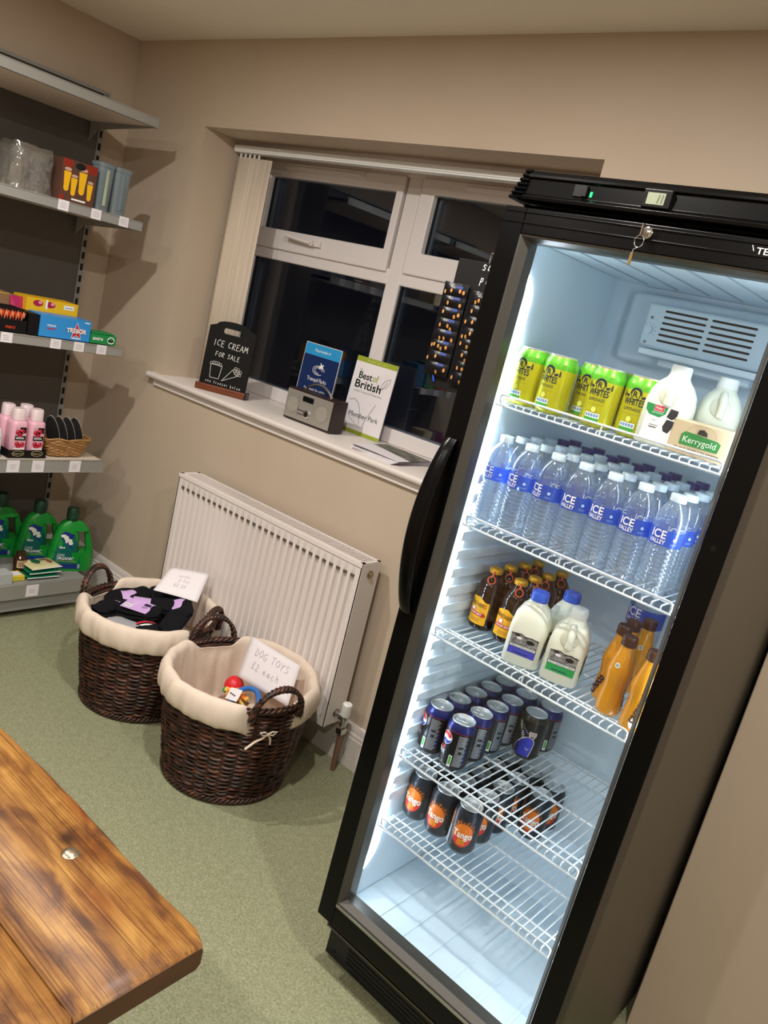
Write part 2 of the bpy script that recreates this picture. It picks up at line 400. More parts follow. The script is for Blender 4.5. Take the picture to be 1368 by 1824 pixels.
# window handle
h = MB(); h.box((.90, YF-.024, 1.722), (.985, YF-.012, 1.742), upvcM)
h.tube([(.945, YF-.035, 1.732), (.90, YF-.042, 1.735), (.84, YF-.046, 1.741), (.80, YF-.046, 1.744)], [.009, .008, .009, .008], upvcM, 10)
h.tube([(.945, YF-.012, 1.732), (.945, YF-.04, 1.732)], .011, upvcM, 12)
h.lathe([(0, 0), (.003, 0), (.003, .002), (0, .002)], blackM, 10, Matrix.Translation((.945, YF-.0402, 1.732)) @ Matrix.Rotation(PI/2, 4, 'X'))
h.build('handle', win, bevel=.002)
# night ground outside
struct(MB().box((-6, .5, -.4), (9, 9, -.35), mat('night_ground', '1a1c16', .9)).build('trim_4'))

# ceiling downlights
emM = mat('lamp_glow', 'ffffff', .5, emit='fff0dc', es=6)
for i, (x, y) in enumerate(SPOTS):
    t = thing('ceiling_downlight', 'white round recessed ceiling downlight '+['above the left baskets', 'in front of the window and fridge', 'above the camera side of the fridge', 'at the back left of the room', 'at the back middle of the room', 'at the back right of the room'][i], 'light', (x, y, ZC), 0, 'ceiling downlights')
    mb = MB(); mb.lathe([(.036, 0.0), (.046, 0), (.046, -.004), (.036, -.006), (.034, -.001)], whitepl, 24); mb.build('bezel', t)
    MB().lathe([(0, -.0015), (.034, -.0015), (.034, 0), (0, 0)], emM, 24).build('diffuser', t)
    L = bpy.data.lights.new('downlight', 'AREA'); L.shape = 'DISK'; L.size = .06; L.energy = SPOT_W*(1.15 if i < 3 else .75); L.color = (1, .955, .89)
    lo = bpy.data.objects.new('downlight', L); COL.objects.link(lo); lo.parent = t; lo.location = (0, 0, -.008)

# ---------------------------------------------------------------- vertical blind
blindM = mat('blind_fabric', 'ddd0c0', .8, spec=.2, noise=(18, 'd2c4b3', .2, (1, 1, .15)))
t = thing('vertical_blind', 'cream vertical blind pulled to the left of the window on a white head rail', 'blind', (0, 0, 0))
MB().box((.547, .150, 2.020), (WX1-.02, .190, 2.046), whitepl).box((.547, .146, 2.026), (WX1-.02, .150, 2.040), whitepl).build('head_rail', t, bevel=.006, segs=3)
for i, (xa, xb, ya) in enumerate(((.556, .645, .170), (.570, .659, .172), (.600, .689, .174), (.640, .729, .176), (.668, .757, .178))):
    mb = MB(); mb.grid(lambda u, v: (xa+(xb-xa)*u, ya-.001*math.sin(u*PI), 1.082+v*.922), 6, 2, blindM); o = mb.build('slat', t, fix=False)
    so = o.modifiers.new('s', 'SOLIDIFY'); so.thickness = .0006
for i in range(5): MB().box((.57+.028*i, .166, 2.0), (.576+.028*i, .172, 2.022), whitepl).build('hanger_clip', t)

# ---------------------------------------------------------------- radiator
radM = mat('radiator_enamel', 'e4dcd8', .28)
rx0, rx1, ryf, ryb, rz0, rz1 = .933, 1.909, -.1325, -.039, .16, .7554
t = thing('radiator', 'white ribbed panel radiator below the window sill, behind the wicker baskets', 'radiator', (0, 0, 0))
NF = 30; pitch = (rx1-rx0)/NF
def panel(y, sgn):
    xs = []
    for k in range(NF):
        c = rx0+pitch*(k)
        for q, d in ((0, 0), (.18, 0), (.30, 1), (.70, 1), (.82, 0)): xs.append((c+q*pitch, d))
    xs.append((rx1, 0)); zs = [(rz0, 0), (rz0+.028, 0), (rz0+.042, 1), (rz1-.062, 1), (rz1-.045, 0), (rz1, 0)]
    mb = MB(); vs = []; n = len(xs)
    for z, e in zs:
        for x, d in xs:
            inset = 0.0 if (x < rx0+.012 or x > rx1-.012) else 1
            vs.append((x, y + sgn*.010*(1 - d)*e*inset, z))
    fs = [(j*n+i, j*n+i+1, (j+1)*n+i+1, (j+1)*n+i) for j in range(len(zs)-1) for i in range(n-1)]
    mb.add(vs, fs, radM); return mb
mb = panel(ryf, 1); slotM = mat('radiator_slot_shadow', '55504c', .7)
mb.box((rx0, ryf-.003, rz1-.014), (rx1, ryf+.004, rz1), radM)
mb.box((rx0, ryf, rz0), (rx0+.004, ryf+.012, rz1), radM); mb.box((rx1-.004, ryf, rz0), (rx1, ryf+.012, rz1), radM)
mb.build('front_panel', t, ang=50)
sl = MB()
for k in range(1, NF): 
    c = rx0+pitch*k
    sl.box((c-.009, ryf-.0008, rz1-.056), (c+.009, ryf+.008, rz1-.045), slotM)
sl.build('weld_slots', t, bevel=.002)
panel(ryb-.012, -1).build('rear_panel', t, ang=50)
for x in (rx0, rx1):
    s_ = MB(); s_.box((x-.001 if x == rx0 else x-.0, ryf+.002, rz0+.004), (x+.0 if x == rx0 else x+.0015, ryb, rz1-.002), radM)
    s_.build('side_panel', t, bevel=.0006)
g = MB(); g.box((rx0, ryf-.002, rz1-.001), (rx1, ryf+.016, rz1+.001), radM); g.box((rx0, ryb-.012, rz1-.001), (rx1, ryb, rz1+.001), radM)
g.box((rx0, ryf, rz1-.001), (rx0+.012, ryb, rz1+.001), radM); g.box((rx1-.012, ryf, rz1-.001), (rx1, ryb, rz1+.001), radM)
n = 84
for k in range(n):
    x = rx0+.012+(rx1-rx0-.024)*k/n; g.box((x, ryf+.01, rz1-.006), (x+.0052, ryb-.008, rz1), radM)
g.build('top_grille', t)
fin = MB()
for k in range(60):
    x = rx0+.02+(rx1-rx0-.04)*k/60; fin.box((x, ryf+.02, rz0+.06), (x+.0015, ryb-.022, rz1-.04), slotM)
fin.build('convector_fins', t, smooth=False)
brass = mat('old_brass', 'a89a80', .35, metal=.9)
TX = Matrix.Rotation(PI/2, 4, 'Y')
v = MB(); v.lathe([(0, 0), (.014, 0), (.014, .004), (.009, .005), (.009, .010), (0, .010)], brass, 16, Matrix.Translation((rx1+.001, -.086, rz1-.04)) @ TX)
v.build('bleed_plug', t)
t2 = MB(); t2.lathe([(0, 0), (.016, 0), (.016, .004), (.011, .006), (.011, .02), (.014, .022), (.014, .038), (.008, .04), (0, .04)], steelM, 16, Matrix.Translation((rx1, -.083, .205)) @ TX)
t2.lathe([(0, 0), (.011, 0), (.013, .01), (.013, .03), (.010, .04), (0, .04)], steelM, 16, Matrix.Translation((rx1+.042, -.083, .175)))
t2.build('valve_body', t)
MB().lathe([(0, .0), (.015, .0), (.0165, .006), (.017, .044), (.014, .047), (0, .047)], whitepl, 20, Matrix.Translation((rx1+.042, -.083, .213))).build('valve_cap', t)
cop = mat('brown_pipe', '6f4a3a', .45, noise=(20, '8b6a55', .3, (1, 1, .3)))
MB().tube([(rx1+.042, -.083, .18), (rx1+.042, -.083, .09), (rx1+.040, -.075, .0)], [.0085, .0085, .0085], cop, 12).box((rx1+.03, -.098, .148), (rx1+.054, -.07, .168), steelM).build('pipe', t)

# ---------------------------------------------------------------- wicker baskets
wick = bpy.data.materials.new('dark_wicker'); wick.use_nodes = True; nt = wick.node_tree; b = nt.nodes['Principled BSDF']
b.inputs['Roughness'].default_value = .42
tc = nt.nodes.new('ShaderNodeTexCoord'); mp = nt.nodes.new('ShaderNodeMapping'); mp.inputs['Scale'].default_value = (1, 1, 4)
nt.links.new(tc.outputs['Object'], mp.inputs[0]); n1 = nt.nodes.new('ShaderNodeTexNoise'); n1.inputs['Scale'].default_value = 22; n1.inputs['Detail'].default_value = 6
nt.links.new(mp.outputs[0], n1.inputs['Vector']); r1 = nt.nodes.new('ShaderNodeValToRGB'); e = r1.color_ramp.elements
e[0].position = .34; e[0].color = (*hexc('1e100b'), 1); e[1].position = .74; e[1].color = (*hexc('74422c'), 1)
q = r1.color_ramp.elements.new(.52); q.color = (*hexc('381f16'), 1)
nt.links.new(n1.outputs['Fac'], r1.inputs[0]); nt.links.new(r1.outputs[0], b.inputs['Base Color'])
linen = mat('cotton_liner', 'e0d0c0', .85, spec=.15, noise=(30, 'd6c6b6', .3, (1, 1, 1)), bump=(300, .15, .001))
def basket(name, label, c, rt, rb, H, ha, inner=.10):
    t = thing(name, label, 'basket', (c[0], c[1], 0))
    NS = 34; rows = 46; nu = NS*6; nv = rows*4
    def rad(z):
        k = z/H; return rb + (rt-rb)*k**.8 + .006*math.sin(PI*k)
    def f(u, v):
        a = u*2*PI; z = .004+v*(H-.004); row = v*rows; j = int(row); fr = row-j
        amp = .0042*math.cos(a*NS/2 + PI*j); rr = rad(z) + amp + .0026*abs(math.sin(PI*fr)) + .0022*mnoise.noise(Vector((math.cos(a)*3, math.sin(a)*3, z*14)))
        z += .003*mnoise.noise(Vector((math.cos(a)*4, math.sin(a)*4, j*.7)))*2
        return (rr*math.cos(a), rr*math.sin(a), z)
    mb = MB(); mb.grid(f, nu, nv, wick, wrapu=True)
    mb.lathe([(0, .006), (rb*.98, .006)], wick, 60)
    mb.grid(lambda u, v: ((rad(.01+v*(H-.02))-.012)*math.cos(u*2*PI), (rad(.01+v*(H-.02))-.012)*math.sin(u*2*PI), .01+v*(H-.02)), 60, 6, wick, wrapu=True)
    mb.build('woven_body', t, ang=80)
    # braided foot and rim borders
    for (zz, R, nm) in ((.012, rb+.006, 'foot_border'), (H-.004, rt+.002, 'rim_border')):
        bd = MB()
        for k in range(3):
            pts = []
            for i in range(150):
                a = 2*PI*i/150; ph = a*26 + 2*PI*k/3
                pts.append(((R+.006*math.cos(ph))*math.cos(a), (R+.006*math.cos(ph))*math.sin(a), zz+.007*math.sin(ph)))
            bd.tube(pts, .0052, wick, 6, closed=True)
        bd.build(nm, t, ang=80)
    # twisted handles
    for s_ in (0, 1):
        A = ha + PI*s_; hd = MB(); w_ = .080
        for k in range(3):
            pts = []
            for i in range(60):
                q_ = i/59; ang = PI*q_; lx = -w_*math.cos(ang); lz = (H-.03) + .105*math.sin(ang)**.75
                ph = q_*2*PI*6 + 2*PI*k/3; o1 = .0062*math.cos(ph); o2 = .0062*math.sin(ph)
                rad0 = rt + .002 + .014*math.sin(ang) + o1
                lz += o2*math.sin(ang); lx2 = lx + o2*math.cos(ang)
                pts.append((rad0*math.cos(A) - lx2*math.sin(A), rad0*math.sin(A) + lx2*math.cos(A), lz))
            hd.tube(pts, .0062, wick, 6)
        hd.build('handle', t, ang=80)
    # cloth liner folded over the rim, dipping at the handles
    prof = [(-.004, inner, 0), (-.016, inner+.05, 0), (-.016, H*.55, 0), (-.017, H*.8, 0), (-.019, H-.01, 1), (-.014, H+.010, 1), (.000, H+.019, 1), (.014, H+.014, 1), (.024, H-.006, 1), (.025, H-.032, 1), (.023, H-.052, 1), (.018, H-.068, 1), (.010, H-.064, 1)]
    N = 144; vs = []
    for j, (dr, z, ou) in enumerate(prof):
        for i in range(N):
            a = 2*PI*i/N; dip = 0
            for A in (ha, ha+PI):
                d = abs((a-A+PI) % (2*PI) - PI); dip = max(dip, 1/(1+math.exp((d-.36)*28)))
            R = rad(min(z, H)) if not ou else rt
            nz = mnoise.noise(Vector((math.cos(a)*5, math.sin(a)*5, z*6+c[0]))); nz2 = mnoise.noise(Vector((math.cos(a)*14, math.sin(a)*14, z*9+c[1])))
            rr = R + dr + .006*nz*(1 if j > 5 else 1.9) + .0036*nz2 - (.004*abs(math.sin(a*9+2*nz)) if j < 4 else 0); zz = z
            if j >= 6:
                k = (j-6)/(len(prof)-7); rr -= dip*(.026+.006*k); zz = z - dip*(.035) ; rr += .003*math.sin(a*23+nz*6)*k*(1-dip); zz += .008*nz*k; rr += .004*nz2*k
            elif j >= 3: zz = z - dip*(.035 if j > 3 else .015); rr -= dip*.004
            vs.append((rr*math.cos(a), rr*math.sin(a), zz))
    fs = [(j*N+i, j*N+(i+1) % N, (j+1)*N+(i+1) % N, (j+1)*N+i) for j in range(len(prof)-1) for i in range(N)]
    fl0 = len(vs); vs.append((0, 0, inner-.004)); fs += [(fl0, i, (i+1) % N) for i in range(N)]
    lb = MB(); lb.add(vs, fs, linen)
    lo = lb.build('cloth_liner', t, ang=180)
    ss = lo.modifiers.new('s', 'SUBSURF'); ss.levels = 1; ss.render_levels = 1
    return t
bF = basket('wicker_basket', 'front dark brown wicker basket with cream cloth liner, holding the dog toys', (1.748, -.400), .232, .188, .35, -.26, inner=.11)
bR = basket('wicker_basket', 'rear dark brown wicker basket with cream cloth liner, heaped with black socks beside the shelves', (1.236, -.392), .228, .186, .35, .38, inner=.20)
# tie bow on the front basket
A = -.26; bw = MB(); T = Matrix.Rotation(A-.12, 4, 'Z') @ Matrix.Translation((.262, 0, .288))
def V3(*p): return [Vector(q) for q in p]
for sg in (-1, 1):
    bw.tube(V3((0, 0, 0), (.004, sg*.012, .010), (.003, sg*.026, .008), (.002, sg*.016, -.003), (0, 0, 0)), .0028, linen, 6, T=T)
bw.tube(V3((0, 0, 0), (.002, -.016, -.012), (.001, -.036, -.022), (0, -.062, -.045)), [.003, .003, .0035, .004], linen, 6, T=T)
bw.tube(V3((0, 0, 0), (.002, .010, -.014), (0, .014, -.034)), .003, linen, 6, T=T)
bw.sphere((.002, 0, 0), .005, linen, 8, T=T); bw.build('tie_bow', bF)

# paper signs
pencil = mat('pencil', 'a49ca4', .8)
def sheet(name, label, c4, art, W_, H_, curl=.01):
    """c4: bottom-left, bottom-right, top-right, top-left corners"""
    a, b_, c_, d_ = [Vector(p) for p in c4]
    nrm = (b_-a).cross(d_-a).normalized()
    def f(u, v, o=0):
        p = (a*(1-u)+b_*u)*(1-v) + (d_*(1-u)+c_*u)*v
        return p + nrm*(curl*math.sin(PI*u)*math.sin(PI*v*.8+.3) + o)
    mb = MB(); mb.grid(f, 10, 8, paperM); t = thing(name, label, 'sign')
    o = mb.build('sheet', t, fix=False); so = o.modifiers.new('s', 'SOLIDIFY'); so.thickness = .0004; so.offset = -1
    art.build('handwriting', t, lambda u, v, oo: tuple(f(u/W_, v/H_, oo)), step=.01, base=.0006)
    return t
ar = Art(); ar.hand('DOG TOYS', .038, .096, .026, .0185, .0014, pencil); ar.hand('£2 each', .042, .050, .024, .0175, .0014, pencil)
sheet('paper_sign', 'white handwritten dog toys price sheet propped inside the front basket', [(1.656, -.326, .27), (1.886, -.312, .275), (1.838, -.238, .38), (1.603, -.246, .38)], ar, .21, .148)
ar = Art(); ar.hand('socks', .050, .068, .010, .0085, .0009, pencil); ar.hand('2 for', .058, .050, .010, .0085, .0009, pencil); ar.hand('£2.50', .050, .030, .011, .0085, .0009, pencil)
sheet('paper_sign', 'white handwritten price sheet lying on the socks in the rear basket', [(1.199, -.370, .398), (1.327, -.268, .39), (1.232, -.152, .45), (1.137, -.257, .45)], ar, .148, .105, curl=.006)

# dog toys
rubR = mat('red_rubber', 'd8202c', .4, sss=.1); blueR = mat('blue_rubber', '2f6fc0', .4)
t = thing('dog_ball', 'red rubber ball among the dog toys in the front basket', 'dog toy', (1.648, -.325, .232)); MB().sphere((0, 0, 0), .033, rubR, 24).build('ball', t)
ropeM = mat('rope_orange', 'ff8a3c', .8, noise=(60, 'ffe070', .1, (1, 1, 1))); ropeG = mat('rope_green', '2f9a4a', .8)
t = thing('rope_toy', 'orange and yellow knotted rope dog toy beside the red ball', 'dog toy', (1.683, -.350, .212))
mb = MB(); rnd = random.Random(4)
for k in range(16):
    mb.tube([(rnd.uniform(-.035, .035), rnd.uniform(-.02, .02), rnd.uniform(0, .02)), (rnd.uniform(-.02, .02), rnd.uniform(-.02, .02), .025), (rnd.uniform(-.03, .06), rnd.uniform(-.02, .02), rnd.uniform(0, .02))], .006, ropeM, 6)
mb.build('rope_strands', t); MB().sphere((-.035, -.005, .01), .016, ropeG, 12, (1, .8, .6)).build('green_knot', t)
t = thing('ring_toy', 'blue rubber ring dog toy with a white card tag under the basket handle', 'dog toy', M=Matrix.Translation((1.758, -.375, .240)) @ Matrix.Rotation(.75, 4, 'X'))
MB().tube([(.05*math.cos(2*PI*i/40), .05*math.sin(2*PI*i/40), 0) for i in range(40)], .0085, blueR, 10, closed=True).build('ring', t)
tagc = MB(); tagc.box((-.066, -.012, .011), (-.020, .03, .012), paperM, Matrix.Rotation(.25, 4, 'Z')); tagc.build('card_tag', t)
ar = Art(); ar.ell(-.056, -.004, .003, .003, inkK); ar.ell(-.047, -.004, .003, .003, inkK); ar.ell(-.038, -.004, .003, .003, inkK)
ar.build('tag_print', t, mapZ(.0125))
t = thing('dog_toy', 'pale brown soft dog toy lying in the blue ring', 'dog toy', (1.79, -.355, .225)); MB().sphere((0, 0, 0), .03, mat('plush', 'c9b49a', .95, bump=(200, .5, .002)), 14, (1, .7, .5)).build('plush_body', t)
t = thing('plush_toy', 'brown plush dog toy underneath the others at the bottom of the front basket', 'dog toy', (1.70, -.36, .165)); 
MB().sphere((0, 0, 0), .055, mat('plush_brown', '8a6a50', .95, bump=(200, .5, .002)), 20, (1.5, 1.3, .9)).build('plush_body', t)

# socks : folded pairs with a lilac card band
sockM = mat('sock_black', '121216', .92, spec=.15, bump=(350, .4, .001)); lilac = mat('lilac_card', 'c9a6dc', .5); greyS = mat('sock_grey', '9a9aa0', .95, bump=(350, .4, .001))
redS = mat('sock_red', 'd03040', .9); dkP = ink('2b1f44')
def sock(label, loc, rz, tilt=0.0, roll=0.0, body=sockM, L=.175, band=True, bandpos=0, card=None, stripes=False):
    M = Matrix.Translation((loc[0], loc[1], loc[2]+.012)) @ Matrix.Rotation(rz, 4, 'Z') @ Matrix.Rotation(tilt, 4, 'Y') @ Matrix.Rotation(roll, 4, 'X')
    t = thing('sock_pair', label, 'socks', M=M, group='socks heaped in the rear basket')
    for s_ in (0, 1):
        mb = MB(); 
        def f(u, v, s_=s_):
            x = (u-.5)*L; a = v*2*PI; wd = .042*(1-.25*(2*u-1)**4)*(.35+.65*min(1, 8*u*(1-u)+.1)); th = .012*(min(1, 7*u*(1-u)+.15))
            n_ = mnoise.noise(Vector((x*22+loc[0]*50, math.cos(a)+s_*5, math.sin(a))))*.006
            return (x, wd*math.cos(a)+.004*s_+n_, th*math.sin(a)+s_*.013+n_+.006*math.sin(x*20))
        mb.grid(f, 16, 14, body); mb.build('sock', t, ang=180)
    if stripes:
        for x, m_ in ((-.035, redS), (-.015, inkW), (.005, redS), (.03, greyS)):
            mb = MB(); mb.grid(lambda u, v: (x+.01*u, .0375*math.cos(v*2*PI), .0065+.0185*math.sin(v*2*PI)), 1, 18, m_); mb.build('stripe', t)
    if band:
        mb = MB(); w2 = .03
        mb.grid(lambda u, v: (bandpos+(u-.5)*w2*2, .041*math.cos(v*2*PI), .0065+.0205*math.sin(v*2*PI)), 1, 20, lilac); b_ = mb.build('card_band', t, ang=180)
    if card:
        cw, chh = card; mb = MB(); mb.box((-cw/2, -chh/2, .0275), (cw/2, chh/2, .0287), lilac); c_ = mb.build('lilac_card', t)
        ar = Art(); ar.rect(cw/2-.036, chh/2-.022, cw/2-.010, chh/2-.008, dkP); ar.rect(-cw/2+.008, -chh/2+.008, -cw/2+.036, -chh/2+.026, inkW)
        for k in range(9): ar.rect(-cw/2+.011+k*.0025, -chh/2+.012, -cw/2+.012+k*.0025, -chh/2+.022, inkK, 2)
        ar.rect(cw/2-.036, chh/2-.03, cw/2-.014, chh/2-.028, dkP); ar.rect(cw/2-.036, chh/2-.036, cw/2-.018, chh/2-.034, dkP)
        ar.build('card_print', c_, mapZ(.0288))
    return t
sock('pair of black socks with the big lilac barcode card on top of the heap', (1.235, -.445, .325), .35, -.05, .22, card=(.105, .062), band=False)
sock('pair of black socks at the left front of the sock heap', (1.13, -.48, .300), 1.9, .1, 0, bandpos=.045)
sock('pair of black socks at the far left of the heap by the left handle', (1.10, -.39, .312), 1.2, -.1, .2)
sock('pair of black socks bunched at the back of the basket', (1.19, -.30, .325), .2, .1, .5, bandpos=.05)
sock('pair of black socks with lilac band under the price sheet', (1.30, -.32, .345), -.5, .1, .3)
sock('long pair of black socks at the right of the heap near the right handle', (1.355, -.375, .335), -.95, .22, .15, L=.19, band=False)
sock('pair of grey socks with red and white stripes at the front of the heap', (1.335, -.475, .30), -.45, .05, .1, body=sockM, stripes=True, band=False)
sock('pair of plain grey socks at the front of the heap', (1.275, -.515, .285), .3, .05, .1, body=greyS, band=False)
sock('pair of black socks in the middle of the heap behind the lilac card', (1.24, -.385, .335), .9, 0, .1, bandpos=-.045)
sock('pair of pale grey socks half buried at the right front', (1.37, -.43, .29), -.9, .1, .2, body=greyS, band=False)
sock('pair of black socks below the others at the bottom of the heap', (1.22, -.41, .285), .1, 0, 0, L=.2, band=False)
sock('pair of black socks lying crosswise low in the heap', (1.24, -.38, .262), 1.6, 0, 0, L=.22, band=False)
t = thing('sock_hanger', 'small black plastic hanger hook poking out of the sock heap', 'hanger', (1.155, -.345, .345))
MB().tube([(0, 0, 0), (.01, 0, .012), (.022, 0, .012), (.028, 0, .002), (.022, 0, -.006)], .0022, blackM, 6).build('hook', t)

# ---------------------------------------------------------------- wooden table
wood = bpy.data.materials.new('stained_pine'); wood.use_nodes = True; nt = wood.node_tree; b = nt.nodes['Principled BSDF']
b.inputs['Roughness'].default_value = .42; b.inputs['Specular IOR Level'].default_value = .35; b.inputs['Coat Weight'].default_value = .0; b.inputs['Coat Roughness'].default_value = .25
tc = nt.nodes.new('ShaderNodeTexCoord')
def N(t_, **k):
    n = nt.nodes.new(t_)
    for a, v in k.items(): n.inputs[a].default_value = v
    return n
mpA = N('ShaderNodeMapping', Scale=(1.3, 16, 12)); mpB = N('ShaderNodeMapping', Scale=(1.5, 3.2, 3))
nt.links.new(tc.outputs['Object'], mpA.inputs[0]); nt.links.new(tc.outputs['Object'], mpB.inputs[0])
nA = N('ShaderNodeTexNoise', Scale=4.0, Detail=6.0, Distortion=.6); nt.links.new(mpA.outputs[0], nA.inputs['Vector'])
nB = N('ShaderNodeTexNoise', Scale=6.5, Detail=4.0, Distortion=.5); nt.links.new(mpB.outputs[0], nB.inputs['Vector'])
wv = N('ShaderNodeTexNoise', Scale=5.0, Detail=3.0, Distortion=.25); mpC = N('ShaderNodeMapping', Scale=(1.1, 64, 30)); nt.links.new(tc.outputs['Object'], mpC.inputs[0]); nt.links.new(mpC.outputs[0], wv.inputs['Vector'])
rA = nt.nodes.new('ShaderNodeValToRGB'); e = rA.color_ramp.elements
e[0].position = .36; e[0].color = (*hexc('5e3a20'), 1); e[1].position = .62; e[1].color = (*hexc('a3783c'), 1); q = e.new(.48); q.color = (*hexc('885c2a'), 1)
nt.links.new(nB.outputs['Fac'], rA.inputs[0])
rW = nt.nodes.new('ShaderNodeValToRGB'); rW.color_ramp.elements[0].position = .36; rW.color_ramp.elements[0].color = (.42, .31, .22, 1); rW.color_ramp.elements[1].position = .52
nt.links.new(wv.outputs['Fac'], rW.inputs[0])
rN = nt.nodes.new('ShaderNodeValToRGB'); rN.color_ramp.elements[0].position = .35; rN.color_ramp.elements[0].color = (.5, .38, .28, 1); rN.color_ramp.elements[1].position = .55
nt.links.new(nA.outputs['Fac'], rN.inputs[0])
m1 = nt.nodes.new('ShaderNodeMixRGB'); m1.blend_type = 'MULTIPLY'; m1.inputs[0].default_value = .75; nt.links.new(rA.outputs[0], m1.inputs[1]); nt.links.new(rW.outputs[0], m1.inputs[2])
m2 = nt.nodes.new('ShaderNodeMixRGB'); m2.blend_type = 'MULTIPLY'; m2.inputs[0].default_value = .7; nt.links.new(m1.outputs[0], m2.inputs[1]); nt.links.new(rN.outputs[0], m2.inputs[2])
last = m2
def spot(prev, cx, cy, sx, sy, col, lo_, hi_):
    mp_ = N('ShaderNodeMapping'); mp_.inputs['Location'].default_value = (-cx/sx, -cy/sy, 0); mp_.inputs['Scale'].default_value = (1/sx, 1/sy, 0)
    nt.links.new(tc.outputs['Object'], mp_.inputs[0]); g_ = nt.nodes.new('ShaderNodeVectorMath'); g_.operation = 'LENGTH'
    ad = nt.nodes.new('ShaderNodeMixRGB'); ad.blend_type = 'ADD'; ad.inputs[0].default_value = .35
    nt.links.new(mp_.outputs[0], ad.inputs[1]); nt.links.new(nA.outputs['Color'], ad.inputs[2]); nt.links.new(ad.outputs[0], g_.inputs[0])
    rr_ = nt.nodes.new('ShaderNodeMapRange'); rr_.inputs[1].default_value = lo_; rr_.inputs[2].default_value = hi_; rr_.inputs[3].default_value = .8; rr_.inputs[4].default_value = 0
    nt.links.new(g_.outputs['Value'], rr_.inputs[0]); mm = nt.nodes.new('ShaderNodeMixRGB'); mm.blend_type = 'MULTIPLY'
    nt.links.new(rr_.outputs[0], mm.inputs[0]); nt.links.new(prev.outputs[0], mm.inputs[1]); mm.inputs[2].default_value = (*hexc(col), 1)
    return mm
for a in [(-.262, -.052, .014, .011, '5a3420', .5, 1.4), (-.215, -.03, .05, .022, 'a8713e', .2, 1.3), (-.37, -.11, .03, .016, '70401e', .3, 1.3), (-.30, .0, .06, .02, 'b5773e', .2, 1.4), (-.13, -.075, .05, .02, 'b0733c', .2, 1.4)]: last = spot(last, *a)
nt.links.new(last.outputs[0], b.inputs['Base Color'])
bp = nt.nodes.new('ShaderNodeBump'); bp.inputs['Strength'].default_value = .12; bp.inputs['Distance'].default_value = .001
nt.links.new(wv.outputs['Fac'], bp.inputs['Height']); nt.links.new(bp.outputs[0], b.inputs['Normal'])
TZ = .72; tx, ty = 2.796, -1.447
t = thing('wooden_table', 'rustic stained pine table with rounded plank top in the near left corner', 'table', (tx, ty, 0))
def plank(y0, y1, wav, x1=0.0):
    mb = MB(); L = 1.5; nx = 60
    T_ = .036; sec = []
    for i in range(nx+1):
        x = x1 - L*i/nx; e0 = (.006*mnoise.noise(Vector((x*4, y1*9, 0))) + .004*mnoise.noise(Vector((x*13, y1, 3)))) if wav else 0
        endr = .004 if i == 0 else 0
        ya, yb = y0+.0006, y1-.0006+e0; r = .006 if wav else .0015
        if i == 0 and wav: yb -= .012
        if i == 1 and wav: yb -= .0
        sec.append([(x, ya, TZ-T_), (x, yb-r, TZ-T_), (x, yb, TZ-T_+r), (x, yb, TZ-r-endr), (x, yb-r*.3, TZ-r*.3-endr), (x, yb-r, TZ-endr), (x, (ya+yb)/2, TZ-endr), (x, ya+.001, TZ-endr), (x, ya, TZ-.001-endr)])
    sec[0:1] = [[(x1-.0, p[1], p[2]) for p in sec[0]], [(x1-.005, p[1]+(.003 if k in (2, 3, 4, 5) else 0), p[2]+(.004 if k > 2 else 0)) for k, p in enumerate(sec[0])]]
    n = len(sec[0]); vs = [p for s_ in sec for p in s_]
    fs = [(i*n+k, (i+1)*n+k, (i+1)*n+(k+1) % n, i*n+(k+1) % n) for i in range(len(sec)-1) for k in range(n)] + [tuple(range(n)), tuple(range((len(sec)-1)*n, len(sec)*n))]
    mb.add(vs, fs[:-2], wood); me_ = MB(); q_ = mb.build('table_plank', t, ang=50)
    e0_ = MB(); e0_.prism([(p[1], p[2]) for p in sec[0]], x1, x1+.0012, mat('stained_shaded_end_grain', '42260f', .5, noise=(9, '55341a', .3, (1, 1, 5))), ax='x'); e0_.build('end_grain', q_); return q_  # dark end colour holds both soaked-in stain and the shade on the end face
plank(-.193, 0, True); plank(-.39, -.193, False, -.002); plank(-.59, -.39, False, .001); plank(-.79, -.59, False, -.001)
for x in (-1.38, -.16):
    for y in (-.70, -.09):
        MB().box((x-.04, y-.04, 0), (x+.04, y+.04, TZ-.126), wood).build('leg', t, bevel=.004)
MB().box((-1.42, -.75, TZ-.126), (-.12, -.725, TZ-.036), wood).box((-1.42, -.065, TZ-.126), (-.12, -.04, TZ-.036), wood).box((-.145, -.725, TZ-.126), (-.12, -.065, TZ-.036), wood).box((-1.42, -.725, TZ-.126), (-1.395, -.065, TZ-.036), wood).build('apron', t)
domed = mat('domed_bolt', 'b5a58c', .3, metal=.95, bump=(45, .25, .002)); endM = mat('stained_shaded_end_grain', '42260f', .5, noise=(9, '55341a', .3, (1, 1, 5)))
for x, y in ((-.234, -.065), (-.234, -.30), (-1.3, -.065)):
    MB().lathe([(.0125, TZ), (.0125, TZ+.0008), (.010, TZ+.0032), (.006, TZ+.0046), (0, TZ+.005)], domed, 18, Matrix.Translation((x, y, 0))).build('coach_bolt', t)

